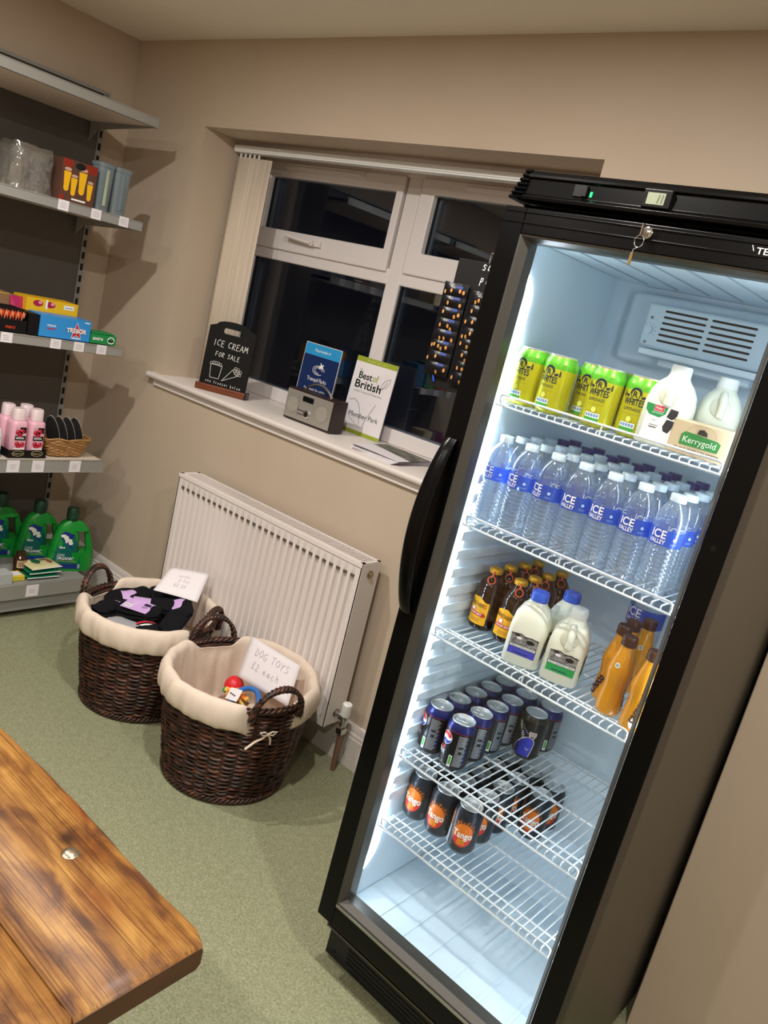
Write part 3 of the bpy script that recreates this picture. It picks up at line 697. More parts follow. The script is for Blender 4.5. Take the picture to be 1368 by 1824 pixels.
# ---------------------------------------------------------------- left gondola shelving
gm = mat('shelf_grey', '8f8f8c', .4, spec=.4); gd = mat('back_panel_grey', '55514c', .55); gf = mat('fascia_silver', 'a5a4a0', .35, metal=.3); gtop = mat('shelf_top_cream', 'd9cdbd', .45)
SX, SY = .5219, -.2
SHELF = [1.9975+.028, 1.643, 1.148, .674]
def bay(y1, y0, label):
    t = thing('shelving_unit', label, 'shelving', (0, y1, 0)); o = -y1
    bk = MB(); bk.box((.028, y0+o+.001, .12), (.046, -.024, 2.125), gd); bk.build('back_panel', t, bevel=.001)
    up = MB(); up.box((.020, -.024, 0), (.050, .0, 2.125), gm)
    for k in range(38): up.box((.0495, -.018, .2+k*.05), (.0512, -.006, .228+k*.05), blackM)
    up.build('slotted_upright', t)
    MB().box((.02, y0+o, 2.118), (.06, .0, 2.130), gm).build('top_cap', t)
    for i, z in enumerate(SHELF):
        s_ = MB(); yy0, yy1 = y0+o+.002, -.062
        s_.box((.05, yy0, z-.004), (SX-.006, yy1, z), gtop); s_.box((.05, yy0, z-.026), (SX-.03, yy1, z-.022), gtop)
        s_.box((SX-.009, yy0, z-.032), (SX-.006, yy1, z+.0), gm)
        p = s_.build('shelf', t)
        br = MB(); br.prism([(.045, z-.024), (SX-.03, z-.024), (SX-.03, z-.030), (.10, z-.055), (.045, z-.10)], yy1-.0, yy1+.003, gm); br.build('bracket', p)
        fa = MB(); hh = .048 if i == 3 else .030
        fa.box((SX-.006, yy0, z-hh), (SX-.002, yy1+.0, z+.004), gf); fa.box((SX-.003, yy0, z-hh), (SX, yy1, z-hh+.003), gf); fa.box((SX-.003, yy0, z+.001), (SX, yy1, z+.004), gf)
        fa.box((SX-.0065, yy1, z-hh), (SX, yy1+.001, z+.004), gm); fa.build('fascia', p)
    # base deck
    d = MB(); d.box((.05, y0+o+.002, .122), (SX-.004, -.06, .150), gm); d.box((SX-.004, y0+o+.002, .088), (SX, -.06, .150), gf)
    d.build('base_deck', t); MB().box((.44, y0+o+.002, .006), (.455, -.065, .122), gm).box((SX-.02, y0+o+.002, .03), (SX-.016, -.062, .089), gm).build('plinth', t)
    return t
b1 = bay(-.139, -1.10, 'grey metal shop shelving bay in the corner beside the window, stocked with groceries and toiletries')
b2 = bay(-1.10, -2.06, 'grey metal shop shelving bay further along the left wall')
scr = ink('a8a2b4')
def price(bay_, y, si, w_=.045, h_=.03, dz=0):
    oy = -bay_.location.y
    z = SHELF[si]-.013 if si < 4 else .119
    if si == 3: z -= .009
    w_ *= .95; h_ = .036 if si < 3 else (.047 if si == 3 else .05)
    mb = MB(); mb.box((SX+.0003, y+oy-w_/2, z-h_/2+dz), (SX+.0012, y+oy+w_/2, z+h_/2+dz), paperM)
    p = mb.build('price_label', bay_, smooth=False)
    ar = Art(); rnd = random.Random(int(abs(y)*1e3)+si)
    for k in range(3): ar.rect(-.013+rnd.uniform(-.002, .002), .006-.007*k, .012+rnd.uniform(-.006, .002), .0072-.007*k, scr)
    ar.build('print', p, mapX(SX+.0012, y+oy, z+dz))
for y in (-.53, -.40, -.283): price(b1, y, 1, .043, .028)
for y in (-.672, -.485, -.39, -.293): price(b1, y, 2, .045, .027)
for y in (-.585, -.486, -.33): price(b1, y, 3, .052, .034)
price(b1, -.435, 4, .055, .04)
for si in range(1, 4):
    for k in range(6): price(b2, -1.2-.14*k, si, .05, .028)
# ---------------------------------------------------------------- goods on the left shelves
clearM = glassy('clear_plastic_cup', (.95, .95, .95), .08, milk=.10, blend=.6)
filmM = glassy('crinkled_film', (.93, .92, .90), .16, milk=.14, milkcol='d8d0c8', rough=.12, blend=.6)
t = thing('wrapped_tumblers', 'film-wrapped stacks of clear plastic tumblers on the second shelf', 'tumblers', (.40, -.62, 1.648))
for (x, y) in ((0, -.042), (0, .030), (-.07, -.04), (-.07, .032)):
    mb = MB()
    mb.lathe([(.026, .0), (.028, .004), (.034, .12)], clearM, 18, Matrix.Translation((x+.03, y, 0)))
    for k in range(3): mb.lathe([(.034+.001*k, .115+k*.008), (.0355, .121+k*.008)], clearM, 18, Matrix.Translation((x+.03, y, 0)))
    mb.build('tumbler', t)
def ff(u, v):
    a = u*2*PI; n_ = mnoise.noise(Vector((math.cos(a)*3, math.sin(a)*3, v*3.2))); n2 = mnoise.noise(Vector((math.cos(a)*8, math.sin(a)*8, v*7)))
    k = (abs(math.cos(a))**5+abs(math.sin(a))**5)**(-.2); rx = .075*k*(1+.07*n_+.04*n2)*(1 - .1*v**6); ry = .078*k*(1+.07*n_+.05*n2)*(1-.1*v**6)
    return (-.005+rx*math.cos(a), ry*math.sin(a), .002+v*.150+.006*n_)
mb = MB(); mb.grid(ff, 60, 16, filmM, wrapu=True); mb.grid(lambda u, v: tuple(Vector(ff(u, 1))*(1-v)+Vector((0, 0, .155+.008*mnoise.noise(Vector((u*9, v*5, 1)))))*v), 60, 4, filmM, wrapu=True)
mb.build('film_wrap', t, ang=30)
def carton(name, label, cat, x0, x1, y0, y1, z, h, m_, art=None, open_top=False, group=None):
    t = thing(name, label, cat, ((x0+x1)/2, (y0+y1)/2, z), group=group); hx, hy = (x1-x0)/2, (y1-y0)/2
    mb = MB()
    if open_top:
        th = .0015; mb.box((-hx, -hy, 0), (hx, hy, th), m_)
        mb.box((-hx, -hy, 0), (-hx+th, hy, h*1.0), m_).box((hx-th, -hy, 0), (hx, hy, h), m_).box((-hx, -hy, 0), (hx, -hy+th, h), m_).box((-hx, hy-th, 0), (hx, hy, h), m_)
    else: mb.box((-hx, -hy, 0), (hx, hy, h), m_)
    mb.build('box', t, bevel=.001)
    if art: art.build('printed_front', t, mapX(hx, 0, 0), d=.00015, base=.0003)
    return t
brn = mat('print_brown', '5a3c30', .4); orj = mat('print_juice', 'f0b818', .35); redp = mat('print_red', '8c2a18', .4)
ar = Art(); W2 = .068
ar.rect(-W2, 0, W2, .145, brn, 0); ar.rect(-W2, .118, -.03, .145, redp); ar.rect(.02, .115, W2, .145, redp); ar.ell(0, .130, .020, .012, inkK, 6); ar.rect(-W2, 0, -.05, .02, redp)
for (u, v, a) in ((-.046, .075, 1.0), (-.018, .060, .9), (.014, .080, 1.15), (.046, .055, .85)):
    ar.poly([(u-.014*a, v+.028*a), (u+.014*a, v+.028*a), (u+.009*a, v-.03*a), (u-.009*a, v-.03*a)], orj, 2); ar.ell(u, v-.028*a, .010*a, .012*a, orj, 3); ar.ell(u, v+.036*a, .014*a, .006*a, ink('c8a090'), 4)
ar.rect(-.02, .010, .035, .016, inkW, 2)
carton('drinking_glass_box', 'printed carton of drinking glasses showing yellow juice on the second shelf', 'box', .36, .478, -.528, -.392, 1.6475, .146, brn, ar)
pbl = glassy('frosted_blue_plastic', (.75, .82, .86), .08, milk=.75, milkcol='a9b8c0', rough=.25, blend=.5)
for i, (y, lb, rz) in enumerate(((-.345, 'tall frosted blue-grey plastic jug next to the juice glass carton', .1), (-.272, 'tall frosted blue-grey plastic jug at the right end of the second shelf', -.06))):
    t = thing('plastic_jug', lb, 'jug', (.435, y, 1.6475), rz, 'frosted plastic jugs')
    MB().lathe([(0, 0), (.026, 0), (.028, .004), (.033, .155), (.034, .165), (.031, .165), (.026, .01), (0, .01)], pbl, 28, sq=5).build('jug_body', t, ang=50)
    MB().lathe([(.036, .160), (.037, .172), (.030, .176), (0, .176)], pbl, 28, sq=5).build('lid', t, ang=50)
    hb = MB(); hb.box((.028, -.006, .02), (.034, .006, .15), mat('jug_rib_green', 'a8b49a', .5) if i == 0 else pbl); hb.build('rib', t, bevel=.002)
# sweets shelf
blkc = mat('black_card', '0c0b0e', .55, spec=.25); redo = mat('wrapper_red', 'd8401c', .35); yel = mat('yellow_card', 'e8b81c', .45); blu = mat('blue_card', '2f8fd8', .4); grn = mat('green_wrapper', '1f8a4a', .35)
ar = Art(); ar.text('mars', 0, .012, .013, redo, 1, shear=.2, bold=.01)
t = carton('chocolate_bar_box', 'black open display box of dark chocolate bars at the left of the sweets shelf', 'box', .36, .485, -.705, -.585, 1.1525, .045, blkc, ar, True)
rnd = random.Random(2)
for k in range(8):
    q = thing('chocolate_bar', 'orange-red and black wrapped chocolate bar, '+ORD[7-k]+' from the front in the black box', 'chocolate bar', M=Matrix.Translation((.375+.0128*k, -.645, 1.156)) @ Matrix.Rotation(.12, 4, 'Y'), group='chocolate bars in the black box')
    mb = MB(); mb.box((-.005, -.05, 0), (.005, .05, .082), blkc); mb.build('bar', q, bevel=.003)
    ar = Art()
    for j in range(9):
        u = -.042+.0105*j; ar.line([(u, .040), (u+.004, .075), (u+.008, .050), (u+.010, .070)], .003, redo if j % 2 else ink('ff9a70'), 1)
    ar.build('wrapper_print', q, mapX(.005, 0, 0))
carton('card_box', 'plain black card box between the chocolate bars and the blue mint box', 'box', .37, .487, -.580, -.540, 1.1525, .076, blkc)
star = [(.0, .040)] 
def starpts(u, v, R, r): return [(u+(R if i % 2 == 0 else r)*math.sin(PI*i/5), v+(R if i % 2 == 0 else r)*math.cos(PI*i/5)) for i in range(10)]
rs = ink('c81e28', .4); ar = Art(); ar.poly(starpts(.045, .034, .036, .015), inkW, 1); ar.poly(starpts(.045, .034, .032, .013), rs, 2)
ar.text('TREBOR', .045, .028, .016, inkW, 4, w=.084, bold=.03); ar.text('TREBOR', .045, .0265, .016, ink('16204a'), 3, w=.088, bold=.05); ar.text('TREBOR', -.058, .040, .007, inkW, 3, w=.036, bold=.02); ar.rect(-.076, .030, -.040, .034, rs, 2)
ar.rect(.030, .006, .060, .010, inkW, 2); ar.rect(.075, .070, .095, .074, inkW, 2)
carton('mint_box', 'bright blue card box of mints with a red star, on the sweets shelf', 'box', .39, .490, -.538, -.331, 1.1525, .080, blu, ar)
ar = Art(); ar.poly([(-.10, .0), (-.105, .11), (-.085, .125), (.10, .125), (.105, 0)], yel, 0)
for u in (-.06, -.01): ar.ell(u, .108, .02, .012, ink('a82040'), 1); ar.ell(u+.008, .112, .008, .006, ink('e890a8'), 2)
ar.rect(-.03, .09, -.022, .125, inkW, 3); ar.rect(.045, .100, .088, .116, inkW, 1); ar.rect(.05, .106, .083, .108, inkK, 2)
carton('sweet_box', 'yellow card box of sweets standing behind the blue mint box', 'box', .28, .385, -.545, -.335, 1.1525, .126, yel, ar)
carton('cardboard_tray', 'brown cardboard tray behind the black box on the sweets shelf', 'box', .22, .34, -.72, -.56, 1.1525, .12, mat('kraft', '8a6a48', .8), None, True)
for k, (y, c_, lb) in enumerate(((-.60, 'e8c820', 'yellow wrapped sweet bag leaning in the brown tray'), (-.645, '2a3a9a', 'blue wrapped sweet bag in the brown tray'), (-.56, 'b02a5a', 'pink and red wrapped sweet bag beside the yellow box'))):
    q = thing('sweet_bag', lb, 'sweets', (.352 if k == 2 else .30, y-.0 if k != 2 else -.565, 1.156)); mm_ = mat('bag_'+c_, c_, .25)
    def fb(u, v): 
        a = u*2*PI; return (.014*math.sin(a)*math.sin(PI*min(max(v, .06), .94)), .030*math.cos(a)*(1-.1*math.sin(PI*v)), v*(.115 if k != 1 else .13))
    MB().grid(fb, 20, 8, mm_, wrapu=True).build('bag', q, ang=180)
ar = Art(); ar.text('extra', -.025, .014, .014, inkW, 2, w=.045, bold=.02, shear=.1); ar.ell(.033, .018, .016, .014, inkW, 1); ar.ell(.033, .018, .012, .010, grn, 2); ar.rect(.020, .012, .046, .018, inkK, 3)
carton('chewing_gum_box', 'small green box of chewing gum at the right end of the sweets shelf', 'box', .40, .489, -.327, -.212, 1.1525, .036, grn, ar)
for k in range(6):
    q = thing('chewing_gum_pack', 'green foil gum pack, '+ORD[5-k]+' from the window end on top of the green box', 'chewing gum', (.445, -.312+.0172*k, 1.189), group='gum packs on the green box')
    MB().box((-.036, -.0075, 0), (.036, .0075, .007), grn).build('pack', q, bevel=.002)
# toiletries shelf
pink = mat('pink_lotion', 'e6b2c4', .3, sss=.1); pinkcap = mat('pink_cap', 'ecd9de', .35); purp = mat('purple_lotion', '9a5a80', .35)
Z4 = .679
def lotion(label, x, y, m_, cap_, grp, art=True):
    t = thing('lotion_bottle', label, 'bottle', (x, y, Z4), group=grp)
    MB().lathe([(0, 0), (.030, 0), (.032, .003), (.032, .125), (.030, .135), (.020, .142), (0, .142)], m_, 28, sq=3.5).build('bottle_body', t, ang=50)
    MB().lathe([(.0, .142), (.023, .142), (.023, .150), (.022, .182), (.020, .186), (0, .186)], cap_, 24, sq=3).build('cap', t, ang=50)
    if art:
        ar = Art(); ar.rect(-.021, .012, .021, .118, ink('d8a8b8'), 0); ar.rect(-.021, .066, .021, .084, inkK, 2); ar.rect(-.004, .095, .021, .118, inkK, 1)
        for (u, v) in ((-.012, .098), (.004, .102), (-.002, .09), (-.01, .052), (.010, .050), (-.004, .040), (.012, .012+.008), (-.012, .018)): ar.ell(u, v, .0095, .010, ink('c02038', .3), 3, 14); ar.ell(u-.003, v+.004, .002, .002, ink('f0a0b0'), 4, 8)
        ar.rect(-.021, .030, .021, .036, inkW, 4); ar.rect(-.017, .072, .015, .0745, inkW, 3); ar.rect(-.017, .077, .012, .079, inkW, 3)
        ar.build('label', t, mapX(.0318, 0, 0))
    return t
lotion('pink berry lotion bottle, left of the pair in the black tray', .455, -.553, pink, pinkcap, 'pink lotion bottles')
lotion('pink berry lotion bottle, right of the pair in the black tray', .455, -.482, pink, pinkcap, 'pink lotion bottles')
lotion('pink lotion bottle standing behind the left bottle of the tray', .385, -.560, pink, pinkcap, 'pink lotion bottles', False)
lotion('pink lotion bottle standing behind the right bottle of the tray', .385, -.488, pink, pinkcap, 'pink lotion bottles', False)
lotion('purple-pink lotion bottle at the far left of the toiletries shelf', .365, -.64, purp, pinkcap, 'purple lotion bottles', False)
lotion('purple-pink lotion bottle furthest back on the toiletries shelf', .30, -.60, purp, pinkcap, 'purple lotion bottles', False)
ar = Art(); 
for u in (-.038, .038): ar.ell(u, .016, .024, .011, ink('b8aa78'), 1); ar.ell(u, .016, .022, .0095, inkK, 2); ar.text('berry', u, .012, .008, ink('b8aa78'), 3, w=.034)
carton('display_tray', 'black card tray under the two front pink bottles', 'tray', .345, .492, -.595, -.443, Z4-.001, .030, blkc, ar, True)
t = thing('soap_bottle', 'white and blue wash bottle cut off at the left edge of the toiletries shelf', 'bottle', (.46, -.645, Z4))
MB().lathe([(0, 0), (.028, 0), (.030, .02), (.030, .085), (.024, .105), (0, .112)], whitepl, 28, sq=2.6).build('bottle_body', t, ang=50); MB().lathe([(.0292, .0), (.0312, .004), (.0312, .025), (.0305, .028)], mat('navy', '3a4a7a', .4), 28, sq=2.6).build('blue_base', t)
ar = Art(); ar.text('Dove', .002, .072, .010, ink('8a96b0'), 1, w=.028); ar.ell(.002, .05, .01, .012, ink('e8e0a0'), 1); ar.build('label', t, mapX(.0305))
rat = mat('pale_wicker', 'b88c58', .6, noise=(60, '9a6e3c', .2, (1, 1, 2)))
t = thing('bread_basket', 'small pale woven basket holding black pads on the toiletries shelf', 'basket', (.425, -.342, Z4))
def fb(u, v):
    a = u*2*PI; k = (abs(math.cos(a))**4+abs(math.sin(a))**4)**(-.25); rx, ry = .045+.022*v, .072+.030*v; z = v*.072; j = int(v*11.999)
    w_ = .0025*math.cos(a*13+PI*j)+.0018*abs(math.sin(v*12*PI)); return ((rx+w_)*k*math.cos(a), (ry+w_)*k*math.sin(a), z+.002*math.sin(a*7+j))
mb = MB(); mb.grid(fb, 104, 48, rat, wrapu=True); mb.box((-.04, -.065, .0), (.04, .065, .003), rat)
mb.tube([tuple(Vector(fb(i/50, 1))+Vector((0, 0, .001+.002*math.sin(i)))) for i in range(50)], .004, rat, 6, closed=True); mb.build('woven_body', t, ang=80)
padM = mat('black_pad', '15151a', .6); pedge = mat('pad_edge', 'a9a49c', .5)
for k in range(4):
    q = thing('black_pad', ['black rounded pad at the left of the small woven basket', 'black rounded pad, second from the left in the small woven basket', 'black rounded pad in front in the small woven basket, showing its oval face', 'black rounded pad at the right of the small woven basket'][k], 'pad', M=Matrix.Translation((.425+.004*k, -.315+.032*k-.05, Z4+.008)) @ Matrix.Rotation(.30, 4, 'X') @ Matrix.Rotation(.75, 4, 'Z'), group='black pads in the woven basket')
    pts = [(.024*math.cos(a)*(1.0), .078+.075*math.sin(a)) for a in [2*PI*i/28 for i in range(28)]]
    MB().prism(pts, -.0085, .002, padM).build('pad', q, ang=40)
    MB().prism([(u*1.04, (v-.078)*1.01+.078) for u, v in pts], .002, .0065, pedge).build('grey_edge', q, ang=40)
    MB().box((.010, -.009, .01), (.020, .007, .045), paperM).build('white_tag', q)
# cleaning products on the base deck
ZB = .1505
gb = mat('green_bottle', '148a30', .28, sss=.05); gcap = mat('dark_green_cap', '0d3a24', .45); teal = ink('10605a', .35); navyi = ink('1c2f78', .35)
def cleaner(name, label, loc, rz, body, cap_, grp=None, lab=True):
    t = thing(name, label, 'bottle', loc, rz, grp)
    # outline in (u=y, z) with a handle hole, thickness along x with rounded section
    out = []
    L_ = [(-.088, .0), (-.094, .02), (-.092, .07), (-.080, .14), (-.066, .19), (-.052, .212), (-.030, .222)]
    R__ = [(.010, .222), (.036, .216), (.062, .185), (.082, .13), (.094, .07), (.098, .03), (.092, .0)]
    def edge(pl_, z):
        for (a, za), (b_, zb) in zip(pl_, pl_[1:]):
            if min(za, zb) <= z <= max(za, zb): k = (z-za)/((zb-za) or 1); return a+(b_-a)*k
        return pl_[-1][0] if z > .2 else pl_[0][0]
    Rr = list(reversed(R__)); mb = MB(); nz = 26
    def tube_section(lf, rf, thf, n0, n1):
        def f(u, v):
            z = n0+(n1-n0)*v; l, r = lf(z), rf(z); a = u*2*PI; c_, s_ = math.cos(a), math.sin(a); k = (abs(c_)**3+abs(s_)**3)**(-1/3)
            return (thf(z)*k*s_, (l+r)/2+(r-l)/2*k*c_, z)
        return f
    th = lambda z: .045*(1 - .55*max(0, (z-.10)/.13)**1.6)
    hz0, hz1 = .085, .180
    hl = lambda z: .014+(.012 if z < .15 else .012-(z-.15)*.3); hr = lambda z: .062-(z-hz0)*.22
    le, re = (lambda z: edge(L_, z)), (lambda z: edge(Rr, z))
    full = tube_section(le, re, th, 0, hz0); mb.grid(full, 32, 8, body, wrapu=True)
    mb.grid(tube_section(le, lambda z: hl(z), th, hz0, hz1), 32, 8, body, wrapu=True)
    mb.grid(tube_section(lambda z: hr(z), re, lambda z: .016, hz0, hz1), 20, 8, body, wrapu=True)
    mb.grid(tube_section(le, re, th, hz1, .222), 32, 5, body, wrapu=True)
    # close the hole top and bottom and the base
    for z, f_ in ((hz0, th), (hz1, th)):
        vs = []; nq = 16
        for i in range(nq+1):
            k = i/nq; l, r = le(z), re(z); y = l+(r-l)*k; c_ = 2*k-1; xx = f_(z)*max(0, (1-abs(c_)**3))**(1/3); vs += [(-xx, y, z), (xx, y, z)]
        mb.add(vs, [(2*i, 2*i+1, 2*i+3, 2*i+2) for i in range(nq)], body)
    mb.lathe([(0, 0), (.04, 0)], body, 20)
    mb.build('bottle_body', t, ang=60)
    MB().lathe([(.024, .215), (.023, .228), (.026, .230), (.025, .272), (.022, .277), (0, .277)], cap_, 20, Matrix.Translation((0, -.012, 0)), fn=lambda a, r, z: r*(1+.012*math.cos(a*20))).build('cap', t, ang=50)
    if lab:
        ar = Art(); ar.poly([(-.080, .012), (.040, .012), (.022, .11), (-.002, .165), (-.040, .178), (-.058, .165), (-.072, .09)], teal, 0)
        ar.poly([(-.048, .14), (-.002, .10), (-.000, .165), (-.040, .178), (-.056, .168)], navyi, 1)
        for (u, v, a, b_) in ((-.045, .158, .012, .007), (-.034, .150, .010, .010), (-.022, .140, .014, .007), (-.014, .128, .010, .008), (-.032, .136, .006, .008)): ar.ell(u, v, a, b_, ink('d8ded0'), 2, 12)
        ar.text('blue', -.046, .104, .010, inkW, 2, w=.022, bold=.02); ar.text('ELSAN', -.066, .068, .011, ink('d8e8e0'), 2, al='l', w=.034, shear=.25); ar.text('ORGANIC', -.067, .052, .013, inkW, 2, al='l', w=.074, shear=.2, bold=.015)
        ar.text('TOILET FLUID AND RINSE', -.067, .042, .0055, ink('c8d820'), 2, al='l', w=.082); ar.poly([(-.080, .012), (.040, .012), (.036, .034), (-.079, .030)], navyi, 1); ar.rect(.026, .014, .036, .034, ink('8aa890'), 2)
        def fm(u, v, o):
            l, r = le(v), re(v); c_ = max(-.98, min(.98, (u-(l+r)/2)/((r-l)/2))); 
            if v > hz0: r = hl(v); c_ = max(-.97, min(.97, (u-(l+r)/2)/((r-l)/2)))
            return (th(v)*(1-abs(c_)**3)**(1/3)+o, u, v)
        ar2 = Art()
        for tri_, m_, l_ in ar.T: ar2.tri(tri_, m_, l_)
        ar2.build('label', t, fm, step=.006, d=.0003, base=.0012)
    return t
cleaner('toilet_fluid_bottle', 'nearest bright green bottle of organic toilet fluid on the bottom shelf', (.400, -.213, ZB), -.33, gb, gcap, 'green toilet fluid bottles')
cleaner('toilet_fluid_bottle', 'green toilet fluid bottle standing in the middle of the three', (.288, -.302, ZB), -.28, gb, gcap, 'green toilet fluid bottles')
cleaner('toilet_fluid_bottle', 'rearmost green toilet fluid bottle in the shade of the shelf', (.185, -.420, ZB), -.25, gb, gcap, 'green toilet fluid bottles')
cleaner('cleaner_bottle', 'dark navy cleaner bottle at the left end of the bottom shelf', (.32, -.615, ZB), .1, mat('navy_bottle', '0a1030', .3), mat('navy_cap', '0a0c20', .4), None, False)
t = thing('brown_jar', 'small brown jar with cream label behind the wipe packets', 'jar', (.40, -.435, ZB)); MB().lathe([(0, 0), (.026, 0), (.027, .07), (.02, .078), (.02, .092), (0, .092)], mat('brown_glass', '38200f', .2), 24).build('jar_body', t)
ar = Art(); ar.rect(-.025, .03, .025, .062, ink('c8b090'), 1)
for k in range(6): ar.rect(-.018+.006*k, .035, -.015+.006*k, .058, ink('6a4a30'), 2)
ar.build('label', t, lambda u, v, o: ((.0272+o)*math.cos(u/.027), (.0272+o)*math.sin(u/.027), v), step=.006)
gfoil = mat('green_foil', '0c6a48', .18, bump=(30, .5, .01)); cfoil = mat('cream_foil', 'd8d0a0', .3, bump=(30, .5, .01))
for k in range(3):
    q = thing('wipes_packet', ['lowest green foil packet of the stack of three on the bottom shelf', 'middle green foil packet of the stack of three', 'top foil packet with cream face and brown print, on the stack of three'][k], 'packet', M=Matrix.Translation((.445-.002*k, -.375+.004*k, ZB+.001+.019*k)) @ Matrix.Rotation(.05*(k-1), 4, 'Z'), group='stacked foil packets')
    def fp(u, v, k=k):
        x = (u-.5)*.10; y = (v-.5)*.135; e_ = (1-(2*u-1)**6)*(1-(2*v-1)**6); return (x, y, .009+.0085*e_+.0015*mnoise.noise(Vector((x*40, y*40, k))))
    def fq(u, v, k=k):
        p = fp(u, v); return (p[0], p[1], .018-p[2]+.0002)
    mb = MB(); mb.grid(fp, 14, 16, cfoil if k == 2 else gfoil); mb.grid(fq, 14, 16, gfoil); mb.build('packet', q, ang=180)
    mb = MB(); mb.box((.048, -.068, .0082), (.054, .068, .0098), inkW); mb.build('sealed_edge', q)
    if k == 2:
        ar = Art(); ar.ell(-.01, -.02, .024, .018, ink('205a38'), 1); ar.ell(.0, .035, .02, .012, ink('8a5038'), 1); ar.ell(-.02, .02, .010, .02, ink('7a6a40'), 2)
        ar.build('print', q, lambda u, v, o: (u, v, fp(u/.10+.5, v/.135+.5)[2]+o), step=.006, base=.0015)
t = thing('yellow_packet', 'small yellow and white packet left of the green foil stack', 'packet', (.455, -.48, ZB)); MB().box((-.03, -.028, 0), (.03, .028, .022), mat('lemon_card', 'd8c83a', .4)).build('packet', t, bevel=.003); MB().box((-.02, -.02, .0221), (.02, .02, .0226), paperM).build('white_label', t)
carton('white_carton', 'pale grey carton at the left end of the bottom shelf front', 'box', .44, .505, -.58, -.515, ZB, .045, mat('pale_card', 'b0b4b4', .6))
# goods in the next bay along (seen mostly as reflections in the window)
rnd = random.Random(11); cols = ['b03a30', 'd8c8a8', '3a6a9a', 'e0b030', '7a3a68', '4a8a4a', 'd8d8d8', 'c86a28']
for si in (1, 2, 3):
    for k in range(7):
        y = -1.19-.12*k; hh = rnd.uniform(.07, .2); c_ = cols[(k*3+si) % 8]
        carton('grocery_box', ['', 'upper', 'middle', 'lower'][si]+'-shelf packet in the further shelving bay, '+ORD[k]+' from the window side', 'box', .36, .48, y-.045, y+.045, SHELF[si]+.0045, hh, mat('card_'+c_, c_, .5), None, group='packets in the further bay')

# ---------------------------------------------------------------- things on the window sill
slate = mat('chalkboard', '070707', .6, spec=.25); chalk = mat('chalk', 'e4e4e0', .9); sienna = mat('stained_base', '7a3f22', .35, noise=(12, '5e2e18', .25, (1, 6, 6)))
a_ = math.atan2(.097, .168)
t = thing('chalkboard_sign', 'black chalkboard lettered ice cream for sale in a brown wooden foot on the sill', 'sign', (.752, .022, WZ0), a_)
out = [(0, .012), (.2, .012), (.2, .262)] + [(.2-.028+.028*math.cos(x), .262+.010*math.sin(x)) for x in (PI/4, PI/2)] + [(.1+.072*math.cos(PI*k/10), .272+.020*math.sin(PI*k/10)) for k in range(1, 10)] + [(.028, .272), (0, .262)]
hole = [(.068+.008*math.cos(x), .252+.011*math.sin(x)) for x in [PI/2+PI*k/6 for k in range(7)]] + [(.132+.008*math.cos(x), .252+.011*math.sin(x)) for x in [-PI/2+PI*k/6 for k in range(7)]]
tl = Matrix.Translation((0, 0, 0)) @ Matrix.Rotation(-.03, 4, 'X')
bo = ring_prism(out, hole, 0, .006, slate).build('board', t); bo.matrix_local = Matrix.Rotation(-.04, 4, 'X')
ar = Art(); ar.hand('ICE CREAM', .026, .188, .024, .0172, .0021, chalk, slope=-.02); ar.hand('FOR SALE', .045, .146, .018, .0138, .0018, chalk, slope=-.02); ar.hand('see freezer below', .024, .036, .012, .0094, .0012, chalk, slope=-.03)
ar.line([(.035, .110), (.040, .056), (.078, .056), (.084, .110), (.035, .110)], .0016, chalk)
for k in range(5): ar.line([(.036+.01*k+.005*math.cos(x), .114+(.004 if k in (1, 2, 3) else 0)+.006*math.sin(x)) for x in [2*PI*j/8 for j in range(9)]], .0012, chalk)
ar.line([(.092, .052), (.132, .108)], .0016, chalk); ar.line([(.092, .052), (.158, .088)], .0016, chalk); ar.line([(.132, .108), (.138, .094), (.148, .088), (.158, .088)], .0013, chalk)
for (u, v) in ((.140, .106), (.150, .104), (.158, .098), (.163, .092), (.148, .096), (.142, .114), (.153, .112), (.164, .104)): ar.line([(u+.006*math.cos(x), v+.006*math.sin(x)) for x in [2*PI*j/7 for j in range(8)]], .0011, chalk)
ar.build('chalk_writing', bo, mapY(0), d=.0001, base=.0003)
fb_ = MB(); fb_.box((-.008, -.020, 0), (.208, .0-.0008, .028), sienna); fb_.box((-.008, .0075, 0), (.208, .028, .022), sienna); fb_.box((-.008, -.0008, 0), (.208, .0075, .010), sienna); fb_.build('wooden_foot', t, bevel=.004, segs=3)
MB().box((.206, -.021, 0), (.212, .029, .030), blackM).build('black_end_cap', t, bevel=.003)

walnut = mat('dark_walnut', '2c1a16', .35); silv = mat('silver_front', 'a9a59e', .4, metal=.5)
t = thing('table_radio', 'small radio with silver front and dark wood case on the sill', 'radio', (1.192, .090, WZ0+.003))
MB().box((0, .004, 0), (.249, .078, .120), walnut).build('case', t, bevel=.003)
MB().box((.005, -.001, .007), (.244, .005, .114), silv).build('front_panel', t, bevel=.002)
grl = mat('speaker_grille', '9a948c', .6, bump=(700, .8, .002))
for u in (.045, .200): MB().lathe([(0, 0), (.029, 0), (.029, .002), (0, .002)], grl, 36, Matrix.Translation((u, -.0008, .058)) @ Matrix.Rotation(PI/2, 4, 'X')).build('speaker', t)
MB().box((.092, -.0035, .083), (.148, .001, .103), blackM).build('display', t, bevel=.001)
d = MB(); d.lathe([(0, 0), (.0155, 0), (.0155, .005), (.011, .007), (0, .007)], chromeM, 28, Matrix.Translation((.128, -.001, .038)) @ Matrix.Rotation(PI/2, 4, 'X')); d.build('dial', t)
d = MB(); d.lathe([(0, 0), (.010, 0), (.009, .004), (0, .004)], inkK, 20, Matrix.Translation((.128, -.0075, .038)) @ Matrix.Rotation(PI/2, 4, 'X')); d.build('dial_centre', t)
d = MB()
